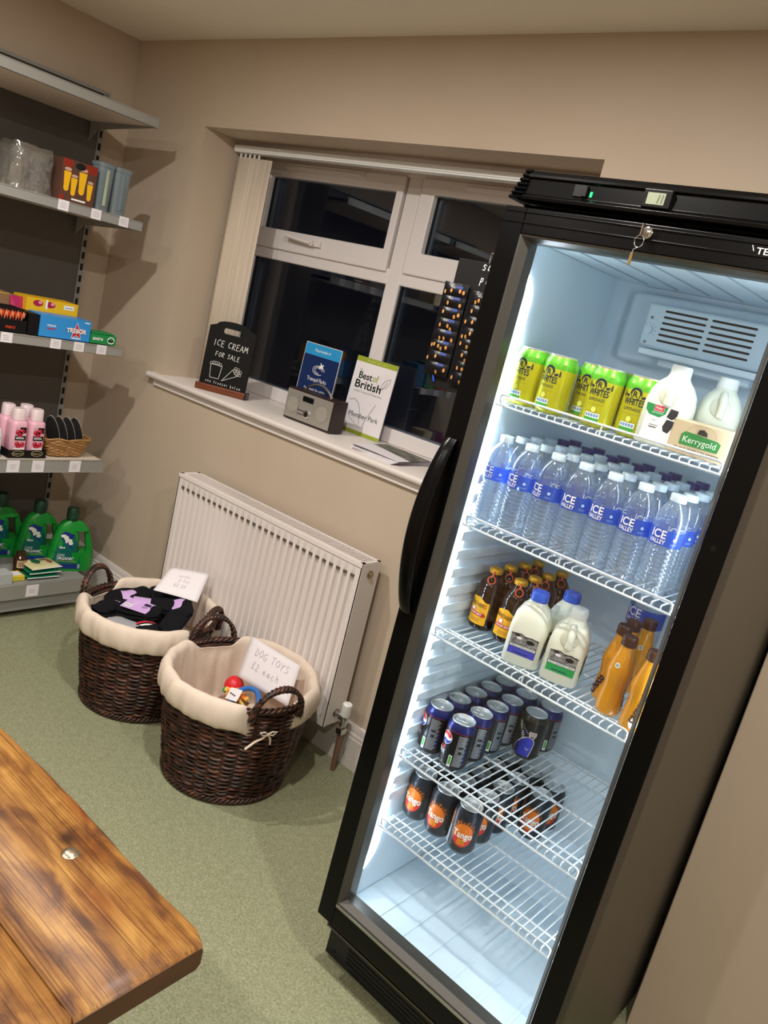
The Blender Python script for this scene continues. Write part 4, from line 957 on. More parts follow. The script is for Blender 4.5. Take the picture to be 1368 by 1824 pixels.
for k in range(3):
    for j in range(2): d.box((.078+.012*k, -.0028, .030+.014*j), (.086+.012*k, .0, .0345+.014*j), chromeM)
d.build('buttons', t); MB().box((.0745, -.0014, .010), (.0755, .0, .108), chromeM).build('trim_line', t)
MB().tube([(.055+.14*k/16, .040, .1185+.036*math.sin(PI*k/16)**.7) for k in range(17)], .0052, steelM, 10).build('carry_handle', t)
for u in (.02, .23): MB().box((u-.008, .01, -.003), (u+.008, .07, 0), blackM).build('foot', t)

acr = glassy('acrylic', (.95, .97, .97), .08, blend=.5)
lightb = ink('2f95d0', .35); darkb = ink('152a5a', .35)
ar = Art(); ar.rect(.006, .006, .198, .292, darkb, 0); ar.rect(.006, .248, .198, .292, lightb, 1); ar.text('Proud member of', .102, .264, .012, inkW, 2, w=.085, shear=.1)
for k in range(3): ar.line([(.10+(.018+.007*k)*math.cos(x), .195+(.010+.004*k)*math.sin(x)) for x in [2*PI*j/20 for j in range(16+k)]], .0014, inkW)
ar.poly([(.104, .200), (.098, .214), (.106, .212), (.104, .228), (.114, .218), (.124, .222), (.118, .210), (.124, .204), (.110, .206)], inkW, 3)
ar.text('Tranquil Parks', .102, .150, .015, inkW, 2, w=.105); ar.text('Exclusively for adults', .102, .112, .011, inkW, 2, w=.115, shear=.1); ar.text('Peaceful touring parks', .102, .080, .007, ink('98a8c8'), 2, w=.12); ar.text('for grown ups', .102, .066, .007, ink('98a8c8'), 2, w=.06)
t = thing('park_sign', 'dark blue sign with pale blue top in a clear stand, behind the radio', 'sign', M=Matrix.Translation((1.104, .218, WZ0+.001)) @ Matrix.Rotation(-.03, 4, 'X'))
MB().box((0, 0, 0), (.204, .002, .298), acr).box((0, .0, 0), (.204, .05, .002), acr).build('acrylic_stand', t); MB().box((.004, -.0012, .004), (.200, -.0002, .294), paperM).build('card', t); ar.build('print', t, mapY(-.0013), base=.0002, d=.0001)
olive = ink('9aa838', .4); dk = ink('1c2a24', .4)
ar = Art(); ar.rect(0, .275, .205, .295, olive, 1); ar.rect(0, .0, .205, .014, olive, 1); ar.text('MEMBER PARK 2023', .102, .281, .006, ink('c8d090'), 2, w=.1)
ar.text('The', .036, .240, .009, ink('5a6a5a'), 2, w=.016); ar.text('Best', .030, .212, .026, dk, 2, al='l', w=.068, bold=.02); ar.text('of', .101, .212, .026, olive, 2, al='l', w=.028, bold=.01); ar.text('British', .022, .176, .030, dk, 2, al='l', w=.132, bold=.02)
ar.text('Quality Touring and Holiday Parks', .026, .160, .007, ink('6a7068'), 2, al='l', w=.14)
leaf = [(.150, .190), (.152, .210), (.164, .228), (.186, .240), (.186, .222), (.176, .206), (.160, .196), (.150, .190)]
ar.line(leaf, .0014, dk); ar.line([(.142, .186), (.160, .200), (.176, .224)], .0016, dk)
gy = ink('9aa09a', .4); ar.line([(.015, .122), (.040, .130), (.062, .120), (.078, .095), (.084, .065), (.092, .040)], .003, gy); ar.line([(.012, .11), (.02, .08), (.04, .055), (.075, .036), (.10, .03)], .0022, gy); ar.line([(.148, .130), (.130, .090), (.115, .055), (.110, .03)], .003, gy)
ar.text('Member Park', .030, .064, .019, dk, 3, al='l', w=.150, bold=.01)
t = thing('park_sign', 'white and green upright Best of British membership card, right of the radio', 'sign', M=Matrix.Translation((1.330, .272, WZ0+.0005)) @ Matrix.Rotation(-.06, 4, 'X'))
MB().box((0, 0, 0), (.205, .004, .295), paperM).build('card', t); ar.build('print', t, mapY(0), base=.0002, d=.0001)
# brochure pile
grp = mat('brochure_photo', '32362f', .3, noise=(25, '8a8678', .15, (1, 1, 1)))
for k in range(4):
    q = thing('brochure', ['lowest brochure of the pile on the sill by the fridge', 'brochure second from the bottom of the sill pile', 'brochure second from the top of the sill pile', 'top brochure of the sill pile, landscape photo on its cover'][k], 'brochure', M=Matrix.Translation((1.735, .11, WZ0+.0006+.0035*k)) @ Matrix.Rotation(-.10+.05*k, 4, 'Z'), group='brochures on the sill')
    mb = MB(); mb.grid(lambda u, v: ((u-.5)*.20, (v-.5)*.21, .003+.004*math.sin(PI*(1-u)*.5)*(k*.5)), 10, 2, grp if k == 3 else paperM); mb.grid(lambda u, v: ((u-.5)*.20, (v-.5)*.21, .0003+.004*math.sin(PI*(1-u)*.5)*(k*.5)), 10, 2, paperM)
    for s_ in (-1, 1): mb.box((-.1, s_*.105-.0002, .0003), (.1, s_*.105+.0002, .003), paperM)
    mb.build('pages', q, ang=60)
    if k == 3:
        ar = Art(); ar.poly([(-.1, -.105), (.1, -.105), (.1, -.03), (.04, -.02), (-.04, .0), (-.1, .01)], paperM, 1); ar.build('cover_print', q, lambda u, v, o: (u, v, .0033+.004*math.sin(PI*(.5-u/.2)*.5)*1.5+o), step=.02)

# ---------------------------------------------------------------- nut card hanging beside the fridge
YB = -.60
t = thing('snack_card', 'black hanging display card with handwritten white price, beside the left edge of the fridge', 'display card', (2.300, YB, 1.44))
MB().box((0.012, .0, -.035), (.176, .004, .250), blkc).build('card', t, bevel=.001)
MB().tube([(.09, .002, .25), (.09, .002, .27), (.192, .006, .27)], .0015, steelM, 6).build('wire_hook', t)
ar = Art(); ar.hand('sal-', .078, .232, .020, .014, .0016, inkW); ar.hand('pe', .080, .205, .018, .015, .0016, inkW); ar.build('handwriting', t, mapY(0))
nutp = mat('nut_print', 'c08848', .5); bagM = mat('black_foil', '0a0a10', .3, spec=.3, bump=(60, .5, .004))
for c_ in (0, 1):
    for r_ in range(8):
        lb = 'black peanut bag, '+ORD[r_]+' from the top in the '+('left' if c_ == 0 else 'right')+' column of the card'
        q = thing('snack_bag', lb, 'snack bag', (2.328+.076*c_, YB-.002, 1.618-.0245*r_-(.008 if c_ else 0)), group='peanut bags on the black card')
        mb = MB(); mb.grid(lambda u, v: ((u-.5)*.066, -.0035-.007*math.sin(PI*u)*math.sin(PI*v), (v-.5)*.036), 8, 6, bagM); mb.grid(lambda u, v: ((u-.5)*.066, -.003, (v-.5)*.036), 1, 1, bagM); mb.build('bag', q, ang=180)
        ar = Art(); rr = random.Random(r_*7+c_)
        for k in range(6):
            if rr.random() < .45: continue
            u = -.027+.0105*k+rr.uniform(-.003, .003); ar.ell(u, -.004+rr.uniform(-.005, .006), .0030, .0046, nutp, 1, 10)
        ar.rect(.004, .006, .020, .012, ink('2a3a7a'), 1); ar.build('peanut_print', q, lambda u, v, o: (u, -.0035-.007*math.sin(PI*(u/.066+.5))*math.sin(PI*(v/.036+.5))-o, v), step=.008, base=.0006)
t = thing('blue_ribbon', 'short blue ribbon hanging below the snack bags', 'ribbon', (2.318, YB-.002, 1.428)); MB().tube([(0, 0, .012), (.006, -.002, 0), (.010, 0, -.012)], .0025, ink('2a4ac0'), 6).build('ribbon', t)
# ---------------------------------------------------------------- display fridge
FM = Matrix.Translation((2.4752, -.7408, 0)) @ Matrix.Rotation(-.0281, 4, 'Z') @ Matrix.Rotation(.0072, 4, 'Y')
FW = .591; FD = .653; HT = 1.855
fr = thing('display_fridge', 'tall black framed glass door drinks fridge with grey sides', 'fridge', M=FM)
linerM = mat('fridge_liner', 'd9e9f2', .35, spec=.4); shellM = mat('fridge_side_grey', '5c5850', .4, metal=.5, spec=.4); shellW = mat('fridge_shell_white', 'c0bcb6', .5)
doorM = mat('door_black', '050506', .25, spec=.18); trimM = mat('door_inner_trim', '4a4844', .35, metal=.4)
ix0, ix1, iz0, iz1, iy1 = .045, .546, .200, 1.738, .500
c = MB(); c.box((0, .055, .085), (.004, FD, HT-.004), shellM); MB().box((FW-.020, .052, .02), (FW, FD, HT-.004), shellM).build('side_panel', fr, bevel=.012, segs=5); c.box((.004, FD-.004, .085), (FW-.004, FD, HT-.004), shellM)
c.box((0, .05, HT-.006), (FW, FD, HT-.002), blackM); c.box((.004, .055, .085), (FW-.004, FD-.004, .09), shellM); c.box((.004, .10, .02), (FW-.004, FD-.004, .085), blackM)
c.box((.004, .055, 1.742), (FW-.004, .06, 1.79), linerM)
c.build('cabinet', fr)
l = MB(); t_ = .004
l.box((ix0-t_, .053, iz0), (ix0, iy1, iz1), linerM); l.box((ix1, .053, iz0), (ix1+t_, iy1, iz1), linerM); l.box((ix0, iy1, iz0), (ix1, iy1+t_, iz1), linerM)
l.box((ix0, .053, iz0-t_), (ix1, iy1, iz0), linerM); l.box((ix0, .053, iz1), (ix1, iy1, iz1+t_), linerM)
l.box((.004, .052, iz0-.10), (ix0, .056, iz1+.04), linerM); l.box((ix1, .052, iz0-.10), (FW-.004, .056, iz1+.04), linerM); l.box((ix0, .052, iz0-.1), (ix1, .056, iz0), linerM); l.box((ix0, .052, iz1), (ix1, .056, iz1+.04), linerM)
# rounded back corners and step
for x, s_ in ((ix0, 1), (ix1, -1)):
    pts = [(x, iy1)] + [(x+s_*(.055-.055*math.sin(q)), iy1-(.055-.055*math.cos(q))) for q in [PI/2*k/8 for k in range(9)]]
    l.prism(pts, iz0, iz1, linerM, ax='z')
l.prism([(iy1-.0, .60), (iy1-.025, .585), (iy1-.030, .20), (iy1, .20)], ix0, ix1, linerM, ax='x')
for z0 in [.455+.0435*k for k in range(19)]:
    l.prism([(.09, z0), (.098, z0+.004), (.44, z0+.004), (.45, z0), (.45, z0+.024), (.44, z0+.026), (.098, z0+.026), (.09, z0+.024)], ix0, ix0+.006, linerM, ax='x')
    l.prism([(.09, z0), (.45, z0), (.45, z0+.025), (.09, z0+.025)], ix1-.010, ix1, linerM, ax='x')
for k in range(1, 7):
    x = ix0+.072*k; l.box((x, .06, iz0), (x+.010, iy1-.03, iz0+.003), linerM); l.box((x, .06, iz1-.002), (x+.004, iy1-.05, iz1), mat('liner_groove', '9fb2c0', .5))
l.build('liner', fr, bevel=.002, segs=2)
# evaporator cover, fan housing
e = MB(); e.box((.085, .462, 1.565), (ix1-.03, iy1, 1.722), linerM); e.build('evaporator_cover', fr, bevel=.014, segs=4)
fh = MB(); fx0, fx1, fz0, fz1, fy = .148, .442, 1.602, 1.700, .420
holes = []
for gx in ((.193, .284), (.298, .389)):
    for k in range(6): holes.append((gx[0]-.0012*k*0, gx[1], 1.622+.0128*k))
fh.box((fx0, fy+.004, fz0), (fx1, .462, fz1), linerM)
fo = fh.build('fan_housing', fr, bevel=.008, segs=3)
sl = MB()
for a, b_, z in holes:
    r_ = .0024; pts = [(a+r_*(1-math.cos(q))*0-r_*math.sin(q)*0+(-r_*math.cos(q) if True else 0), z+r_*math.sin(q)) for q in [PI/2-PI*k/6 for k in range(7)]]
    pts = [(a-r_*math.sin(PI*k/6), z+r_*math.cos(PI*k/6)) for k in range(7)] + [(b_+r_*math.sin(PI*k/6), z-r_*math.cos(PI*k/6)) for k in range(7)]
    sl.prism(pts, fy+.0035, fy+.006, mat('vent_dark', '10161c', .7))
sl.build('vent_slots', fo)
mb = MB(); mb.lathe([(0, 0), (.0095, 0), (.009, .007), (0, .008)], linerM, 24, Matrix.Translation((.166, fy+.004, 1.641)) @ Matrix.Rotation(PI/2, 4, 'X')); mb.build('thermostat_knob', fo)
mb = MB()
for (x, z) in ((.165, 1.668), (.165, 1.614)): mb.lathe([(0, 0), (.0032, 0), (.0032, .001), (0, .001)], mat('screw', '70706a', .4, metal=.8), 12, Matrix.Translation((x, fy+.004, z)) @ Matrix.Rotation(PI/2, 4, 'X'))
for k in range(6):
    q = PI*.1+PI*.9*k/5; mb.lathe([(0, 0), (.0009, 0), (.0009, .0005), (0, .0005)], inkK, 8, Matrix.Translation((.166-.015*math.cos(q+.6), fy+.004, 1.641+.015*math.sin(q+.6))) @ Matrix.Rotation(PI/2, 4, 'X'))
mb.build('screws', fo)
MB().box((.165, .40, 1.585), (.45, .47, 1.600), linerM).box((.205, .43, 1.568), (.41, .47, 1.586), linerM).build('drip_tray', fr, bevel=.004)
mb = MB(); mb.box((.505, .38, 1.67), (ix1, .47, 1.737), linerM); mb.build('cable_cover', fr, bevel=.008)
# LED strips
ledM = mat('led_strip', 'ffffff', .5, emit='e4f1ff', es=LED_STRENGTH)
yo = [(.047, .268), (.066, .276), (.084, .290), (.098, .312), (.1035, .335), (.1035, 1.628), (.100, 1.645), (.088, 1.662), (.070, 1.672), (.060, 1.690)]
yi = [(.0535, 1.685), (.062, 1.660), (.078, 1.648), (.0855, 1.632), (.0865, 1.620), (.0865, .345), (.082, .322), (.070, .304), (.056, .294), (.047, .290)]
MB().prism(yo+yi, ix0+.0004, ix0+.0034, ledM, ax='x').build('led_strip', fr, smooth=False)
MB().prism(yo+yi, ix1-.0034, ix1-.0004, ledM, ax='x').build('led_strip', fr, smooth=False)
# door
dr = bpy.data.objects.new('door', None); COL.objects.link(dr); dr.parent = fr
dz0, dz1 = .152, 1.786; gx0, gx1, gz0, gz1 = .0626, .535, .226, 1.728
d = MB(); B = .0
d.box((0, 0, dz0), (.047, .048, dz1), doorM); d.box((.548, 0, dz0), (FW, .048, dz1), doorM); d.box((.047, 0, dz0), (.548, .048, .210), doorM); d.box((.047, 0, 1.738), (.548, .048, dz1), doorM)
d.build('door_frame', dr, bevel=.0025)
tr_ = MB()
o_ = (.047, .548, .210, 1.738); i_ = (gx0, gx1, gz0, gz1)
vs = []
for (x0, x1, z0, z1), y in ((o_, .0005), ((o_[0]+.004, o_[1]-.004, o_[2]+.005, o_[3]-.004), .0025), (i_, .017), (i_, .046)):
    vs += [(x0, y, z0), (x1, y, z0), (x1, y, z1), (x0, y, z1)]
fs = [(4*j+k, 4*j+(k+1) % 4, 4*(j+1)+(k+1) % 4, 4*(j+1)+k) for j in range(3) for k in range(4)]
tr_.add(vs, fs, trimM); tr_.build('inner_trim', dr, ang=10, fix=False)
MB().box((.048, -.0012, .2045), (.547, .002, .2105), steelM).build('bottom_trim_strip', dr)
for z in (1.776, 1.757): MB().box((.002, -.0022, z), (FW-.002, .001, z+.0035), doorM).build('top_ridge', dr, bevel=.0012)
dg = glassy('door_glass', (.97, .98, .985), .035, rough=.0, blend=.3)
MB().box((gx0-.004, .018, gz0-.004), (gx1+.004, .0225, gz1+.004), dg).build('glass', dr, smooth=False)
MB().box((.012, .046, .165), (.040, .052, 1.775), blackM).box((.552, .046, .165), (.58, .052, 1.775), blackM).build('gasket', dr)
# bow handle
h = MB(); N_ = 30
secs = []
for k in range(N_+1):
    u = k/N_; z = .945+.385*u; bow = math.sin(PI*u)**.7; y = -.002-.040*bow; w_ = .013+.006*bow; x = .022-.004*bow; th = .006+.006*bow
    secs.append([(x+w_*math.cos(a), y+th*math.sin(a), z) for a in [2*PI*j/14 for j in range(14)]])
vs = [p for s_ in secs for p in s_]; fs = [(i*14+j, i*14+(j+1) % 14, (i+1)*14+(j+1) % 14, (i+1)*14+j) for i in range(N_) for j in range(14)] + [tuple(range(14)), tuple(range(N_*14, N_*14+14))]
h.add(vs, fs, doorM)
h.build('handle', dr)
# lock and key
k_ = MB(); RXm = Matrix.Rotation(PI/2, 4, 'X')
k_.lathe([(0, 0), (.010, 0), (.010, .004), (.008, .005), (0, .005)], chromeM, 24, Matrix.Translation((.295, 0, 1.770)) @ RXm); k_.build('lock', dr)
ky = MB(); ky.box((.2935, -.016, 1.764), (.2955, -.003, 1.776), steelM); ky.box((.2935, -.026, 1.760), (.2955, -.016, 1.781), mat('key_bow', '9a8578', .3, metal=.9))
ky.tube([(.2945+.008*math.cos(2*PI*i/20), -.022, 1.752+.010*math.sin(2*PI*i/20)) for i in range(20)], .0008, chromeM, 6, closed=True)
ky.tube([(.2945, -.022, 1.742), (.288, -.020, 1.738), (.286, -.018, 1.731)], .0010, steelM, 6); ky.box((.2835, -.018, 1.713), (.2885, -.0165, 1.733), mat('brass_key', 'a88a50', .3, metal=.9)); ky.build('keys', dr, bevel=.0005)
ar = Art(); ar.text('TEFCOLD', .478, 1.762, .010, ink('d0d0d0'), 1, al='l', w=.075, bold=.01); ar.line([(.470, 1.774), (.474, 1.766)], .001, inkW); ar.build('lettering', dr, mapY(0), base=.0003)
MB().lathe([(0, 0), (.005, 0), (.005, .0015), (0, .0015)], blackM, 12, Matrix.Translation((.568, 0, 1.305)) @ RXm).build('screw_cap', dr)
# header
hd = bpy.data.objects.new('header_panel', None); COL.objects.link(hd); hd.parent = fr
m_ = MB()
prf = [(.004, 1.797), (-.002, 1.800), (-.003, 1.806), (.001, 1.810), (.004, 1.812), (.008, 1.838), (.004, 1.841), (.004, 1.846), (.010, 1.8535), (.016, 1.855), (.06, 1.855), (.06, 1.797)]
m_.prism(prf, .030, FW-.030, doorM, ax='x')
for s_ in (0, 1):
    for k in range(7):
        z = 1.799+.0082*k; x_in = .000+.0030*k; a, b_ = (x_in, .032) if s_ == 0 else (FW-.032, FW-x_in)
        m_.prism([(.002+.001*k, z), (-.004+.0015*k, z+.003), (.002+.001*k, z+.0075), (.055, z+.0075), (.055, z)], a, b_, doorM, ax='x')
m_.build('panel', hd, bevel=.0008)
MB().box((.132, .0015, 1.815), (.152, .008, 1.836), blackM).box((.150, -.001, 1.816), (.160, .006, 1.835), blackM).build('switch', hd, bevel=.001)
MB().box((.1655, .003, 1.817), (.1695, .007, 1.826), mat('green_led', '106040', .4, emit='18ff90', es=1.2)).build('power_light', hd)
MB().box((.268, -.003, 1.811), (.318, .010, 1.841), blackM).build('display_bezel', hd, bevel=.0015)
MB().box((.276, -.0036, 1.816), (.308, -.002, 1.835), mat('lcd', '8b927c', .25)).build('display', hd)
ar = Art(); ar.line([(.296, 1.819), (.298, 1.832)], .0014, ink('5a6050')); ar.line([(.303, 1.819), (.304, 1.832)], .0014, ink('5a6050')); ar.build('digits', hd, mapY(-.0036), base=.0002)
# plinth grille
p = MB(); p.box((.010, .062, .012), (FW-.006, .082, .150), blackM); po = p.build('plinth_grille', fr, bevel=.002)
g = MB()
for k in range(7): g.box((.075+.01*(k % 2)*0, .0605, .030+.0115*k), (FW-.06, .064, .0345+.0115*k), mat('slot_black', '030303', .8))
g.build('louvres', po); MB().lathe([(0, 0), (.005, 0), (.005, .001), (0, .001)], mat('slot_black', '030303', .8), 12, Matrix.Translation((.035, .0615, .03)) @ RXm).build('screw_hole', po)
ft = MB()
for x in (.05, .54):
    for y in (.12, .60): ft.lathe([(0, -.000), (.018, -.000), (.018, .01), (.008, .012), (.008, .03), (0, .03)], blackM, 14, Matrix.Translation((x, y, .001)))
ft.build('levelling_feet', fr)
MB().box((.004, .09, .03), (.0085, .30, .14), mat('side_foot_panel', 'a8a29c', .5)).build('side_kick_panel', fr)
# wire shelves
wireM = mat('white_wire', 'dfe6ea', .35)
SH = [None, 1.4344-.010, 1.1722-.010, .9139-.010, .6077-.010, .4197-.010]
proto = None
def wire_shelf():
    mb = MB(); y0, y1, x0, x1 = .0786, .468, .049, .542; r = .0016
    n = 26
    for k in range(n+1):
        x = x0+.010+(x1-x0-.020)*k/n; mb.tube([(x, y0+.001, -.010), (x, y0+.0015, -.003), (x, y0+.006, -r), (x, y1, -r)], r, wireM, 5)
    for y, z, rr in ((.13, -.0045, .0022), (.27, -.0050, .0032), (.42, -.0045, .0022), (y0, -.0105, .0025)): mb.tube([(x0, y, z), (x1, y, z)], rr, wireM, 6)
    mb.tube([(.0551, y0+.004, -.006), (.0551, y0, .003), (.0551, y0, .008), (.0575, y0, .0105), (.062, y0, .0115), (.506, y0, .0115), (.5105, y0, .0105), (.5143, y0, .008), (.5143, y0, .003), (.5143, y0+.004, -.006)], .0023, wireM, 7)
    mb.tube([(.285, y0, .011), (.285, y0, -.009)], .0018, wireM, 6)
    mb.tube([(x0, y0, -.0095), (x0, y1, -.003), (x1, y1, -.003), (x1, y0, -.0095)], .0025, wireM, 6)
    return mb
for i in range(1, 6):
    if proto is None: o = proto = wire_shelf().build('wire_shelf', fr)
    else: o = proto.copy(); COL.objects.link(o); o.parent = fr
    o.location = (0, 0, SH[i])
for i in range(1, 6):
    for y in (.12, .43):
        for x0, x1 in ((ix0, ix0+.012), (ix1-.012, ix1)): MB().box((x0, y-.008, SH[i]-.014), (x1, y+.008, SH[i]-.0085), linerM).build('shelf_clip', fr)

def FP(x, y, z, rz=0.0, s=1.0): return FM @ Matrix.Translation((x, y, z)) @ Matrix.Rotation(rz, 4, 'Z') @ Matrix.Scale(s, 4)
# ----- cans
alu = mat('aluminium', 'dde2e4', .38, metal=.75)
CP = [(0, .004), (.020, .003), (.024, 0), (.0255, 0), (.0320, .0085), (.0330, .012), (.0330, .098), (.0315, .103), (.0272, .1115), (.0268, .1125)]
def rcan(z):
    for (r0, z0), (r1, z1) in zip(CP[3:], CP[4:]):
        if z0 <= z <= z1: return r0+(r1-r0)*(z-z0)/((z1-z0) or 1)
    return .033
def can(name, body, top=None, cat='can'):
    t = thing(name, 'can', cat); mb = MB(); mb.lathe(CP, body, 36)
    if top: mb.lathe([(rcan(.099)+.0002, .099), (.0315+.0002, .103), (.0274, .1115)], top, 36)
    o = mb.build('can_body', t, ang=60)
    li = MB(); li.lathe([(.0268, .1118), (.0272, .1150), (.0262, .1156), (.0252, .1145), (.0248, .1105), (.022, .1108), (0, .1112)], alu, 36)
    li.tube([(.004+.0075*math.cos(2*PI*i/16)*1.0, .006*math.sin(2*PI*i/16), .1122) for i in range(16)], .0011, alu, 5, closed=True); li.lathe([(0, .1110), (.0035, .1112), (.003, .1124), (0, .1126)], alu, 10, c=(-.001, 0))
    li.tube([(-.011+.010*math.cos(2*PI*i/18), .0075*math.sin(2*PI*i/18), .1112) for i in range(18)], .0006, alu, 4, closed=True); li.build('lid', t, ang=45)
    return t
cm = cyl_map(.033, rcan)
# yellow lemonade cans
yc = mat('can_yellow', 'c9c51c', .3, metal=.35); lime = mat('can_lime', '6cc832', .3, metal=.35); dkn = ink('1e2a3a', .4)
can_y = can('lemonade_can', yc, lime)
mb = MB(); mb.lathe([(.0331, .088), (.0331, .0982), (.0318, .1025)], lime, 36); mb.build('lime_band', can_y, ang=60)
ar = Art(); ar.ell(0, .080, .009, .010, dkn, 1); ar.ell(0, .080, .0075, .0085, yc, 2); ar.text('R', 0, .0755, .0105, dkn, 3, bold=.03); ar.text('WHITES', 0, .060, .0125, dkn, 2, w=.040, bold=.015); ar.text('LEMONADE', 0, .050, .0060, dkn, 2, w=.032, bold=.01)
for s_ in (-1, 1):
    ar.poly([(s_*.011, .078), (s_*.020, .080), (s_*.018, .075), (s_*.013, .074)], dkn, 2); ar.poly([(s_*.021, .074), (s_*.0245, .074), (s_*.024, .083), (s_*.0228, .087), (s_*.0216, .083)], dkn, 2)
for k in range(9):
    q = PI*k/8; ar.ell(.0095*math.cos(q), .082+.0095*math.sin(q), .0022, .0022, dkn, 2, 8)
ar.rect(-.018, .044, .018, .0446, ink('8a8a30'), 2); ar.ell(0, .034, .0055, .0062, ink('d8dc60'), 2); ar.line([(0+.0055*math.cos(x), .034+.0062*math.sin(x)) for x in [2*PI*j/16 for j in range(17)]], .0008, ink('8a8a30'), 3)
lab0 = ar.build('label', can_y, cm, step=.003)
ar = Art(); ar.rect(-.014, .016, .014, .027, inkW, 2); ar.rect(-.014, .012, .014, .018, ink('3a9a3a'), 3)
for k in range(5): ar.rect(-.0125+.0052*k, .020, -.0085+.0052*k, .0255, ink('6a90b8'), 3)
nut0 = ar.build('nutrition_panel', can_y, cm, step=.003)
ypos = [(.079, .122, -.10, 'yellow lemonade can at the far left of the top fridge shelf, nearest the light strip'), (.148, .118, -.15, 'second yellow lemonade can from the left in the front of the top shelf'), (.196, .172, .05, 'yellow lemonade can set back between its neighbours on the top shelf'), (.250, .122, .10, 'yellow lemonade can right of the one that is set back on the top shelf'), (.316, .140, .05, 'yellow lemonade can next to the milk bottle on the top shelf'), (.098, .196, .3, 'yellow lemonade can in the back row behind the far left can'), (.262, .200, .4, 'yellow lemonade can in the back row behind the right-hand cans')]
for x, y, a, lb in ypos: place(USED, can_y, FP(x, y, SH[1]+.0005, a), lb, 'lemonade cans on the top shelf')
# cola cans
kc = mat('can_black', '141418', .3, metal=.4); bluB = mat('can_blue_band', '1c2468', .3, metal=.4); greyi = mat('can_text_grey', 'a0a4a8', .35, metal=.4)
can_p = can('cola_can', kc, bluB)
ar = Art(); R1 = .0142; gx, gz = -.014, .073
ar.ell(gx, gz, R1+.0012, R1+.0012, inkW, 1)
def wave(a0, a1, off0, off1, m__, l):
    top = [(gx+R1*math.cos(a0+(a1-a0)*k/14), gz+R1*math.sin(a0+(a1-a0)*k/14)) for k in range(15)]
    x1, x0 = top[-1][0], top[0][0]; z1, z0 = top[-1][1], top[0][1]
    bot = [(x1+(x0-x1)*k/8, z1+(z0-z1)*k/8+off0*math.sin(2*PI*k/8)+off1*math.sin(PI*k/8)) for k in range(1, 8)]
    ar.poly(top+bot, m__, l)
wave(.30, PI-.05, .0025, .001, ink('d81e34', .35), 2); wave(PI+.55, 2*PI-.10, -.0022, -.0005, ink('2038b0', .35), 2)
ar.text('pepsi', -.020, .046, .008, ink('d81e34'), 2, w=.018, rot=.0, bold=.02); ar.text('MAX', -.020, .033, .011, inkW, 2, w=.024, shear=.2, bold=.03)
ar.rect(.004, .010, .012, .038, inkW, 2); ar.rect(.0055, .016, .0105, .036, ink('58b848'), 3)
for k in range(22): ar.rect(.015, .014+.0035*k, .034+.002*((k*7) % 3), .0160+.0035*k, greyi, 2)
ar.rect(.022, .045, .030, .052, inkK, 3); ar.rect(.020, .058, .031, .064, inkK, 3); ar.rect(.036, .020, .041, .060, bluB, 2)
ar.rect(-.036, .0935, .042, .0945, ink('b02038'), 3); ar.build('label', can_p, cm, step=.003)
MB().lathe([(.0332, .0945), (.0332, .0985), (.0318, .1030)], bluB, 36).build('blue_band', can_p, ang=60)
rows = [.160, .232, .302, .371, .440]
k = 0
for c_, x in enumerate((.079, .147)):
    for r_, y in enumerate(rows):
        place(USED, can_p, FP(x, y-(.006 if c_ else 0), SH[4]+.0005, -.35+.13*((c_*3+r_*2) % 4)+(.35 if r_ else 0)), 'black cola can with blue top band, '+ORD[r_]+' from the door in the '+['left', 'right'][c_]+' cola column', 'cola cans on the fourth shelf'); k += 1
place(USED, can_p, FP(.216, .444, SH[4]+.0005, .5), 'black and blue cola can at the back right, behind the blue shirted player can', 'cola cans on the fourth shelf')
can_m = can('cola_can', kc, mat('can_bronze', '3a342e', .3, metal=.5))
shirt = ink('2a34b0', .35); shd = ink('161c60', .35); facei = ink('c8ccd8', .4)
ar = Art(); ar.poly([(-.022, .010), (.014, .010), (.018, .030), (.020, .050), (.014, .060), (.004, .063), (-.012, .056), (-.020, .040)], inkW, 1); ar.poly([(-.020, .010), (.013, .010), (.0165, .030), (.0185, .050), (.013, .0585), (.004, .0615), (-.011, .0545), (-.018, .040)], shirt, 2)
ar.poly([(-.020, .012), (-.026, .03), (-.024, .04), (-.018, .044), (-.014, .03), (-.017, .012)], shd, 3); ar.line([(-.028, .012), (-.026, .030), (-.018, .046)], .0010, inkW, 4)
ar.ell(.011, .0715, .0092, .0118, inkW, 2); ar.ell(.011, .0715, .0082, .0108, ink('c9b6aa', .4), 3); ar.ell(.0108, .0785, .0084, .0056, ink('202024'), 4, a0=-.25, a1=PI+.25); ar.ell(.0108, .0632, .0042, .0022, ink('5a4a44'), 4)
ar.rect(.0066, .0715, .0092, .0724, inkK, 5); ar.rect(.0124, .0715, .0150, .0724, inkK, 5); ar.line([(.0110, .071), (.0116, .0675), (.0104, .0672)], .0006, ink('9a7a70'), 5); ar.line([(.0088, .0652), (.0130, .0652)], .0007, ink('8a4a48'), 5); ar.poly([(.004, .0600), (.018, .0600), (.013, .0660), (.008, .0660)], ink('b8a498'), 2)
ar.line([(.002, .034), (.006, .028), (.010, .033)], .0010, inkW, 4); ar.line([(-.030, .098), (-.020, .086), (-.008, .076), (.000, .070)], .0012, ink('c0b898'), 3)
ar.text('pepsi MAX', -.021, .070, .009, inkW, 3, w=.044, rot=-1.1, bold=.02); ar.poly([(-.010, .064), (-.004, .082), (.001, .070)], shd, 1)
ar.build('player_print', can_m, cm, step=.003); relabel(can_m, 'black can printed with a dark haired player in a blue shirt on the fourth shelf', None, FP(.214, .372, SH[4]+.0005, .28))
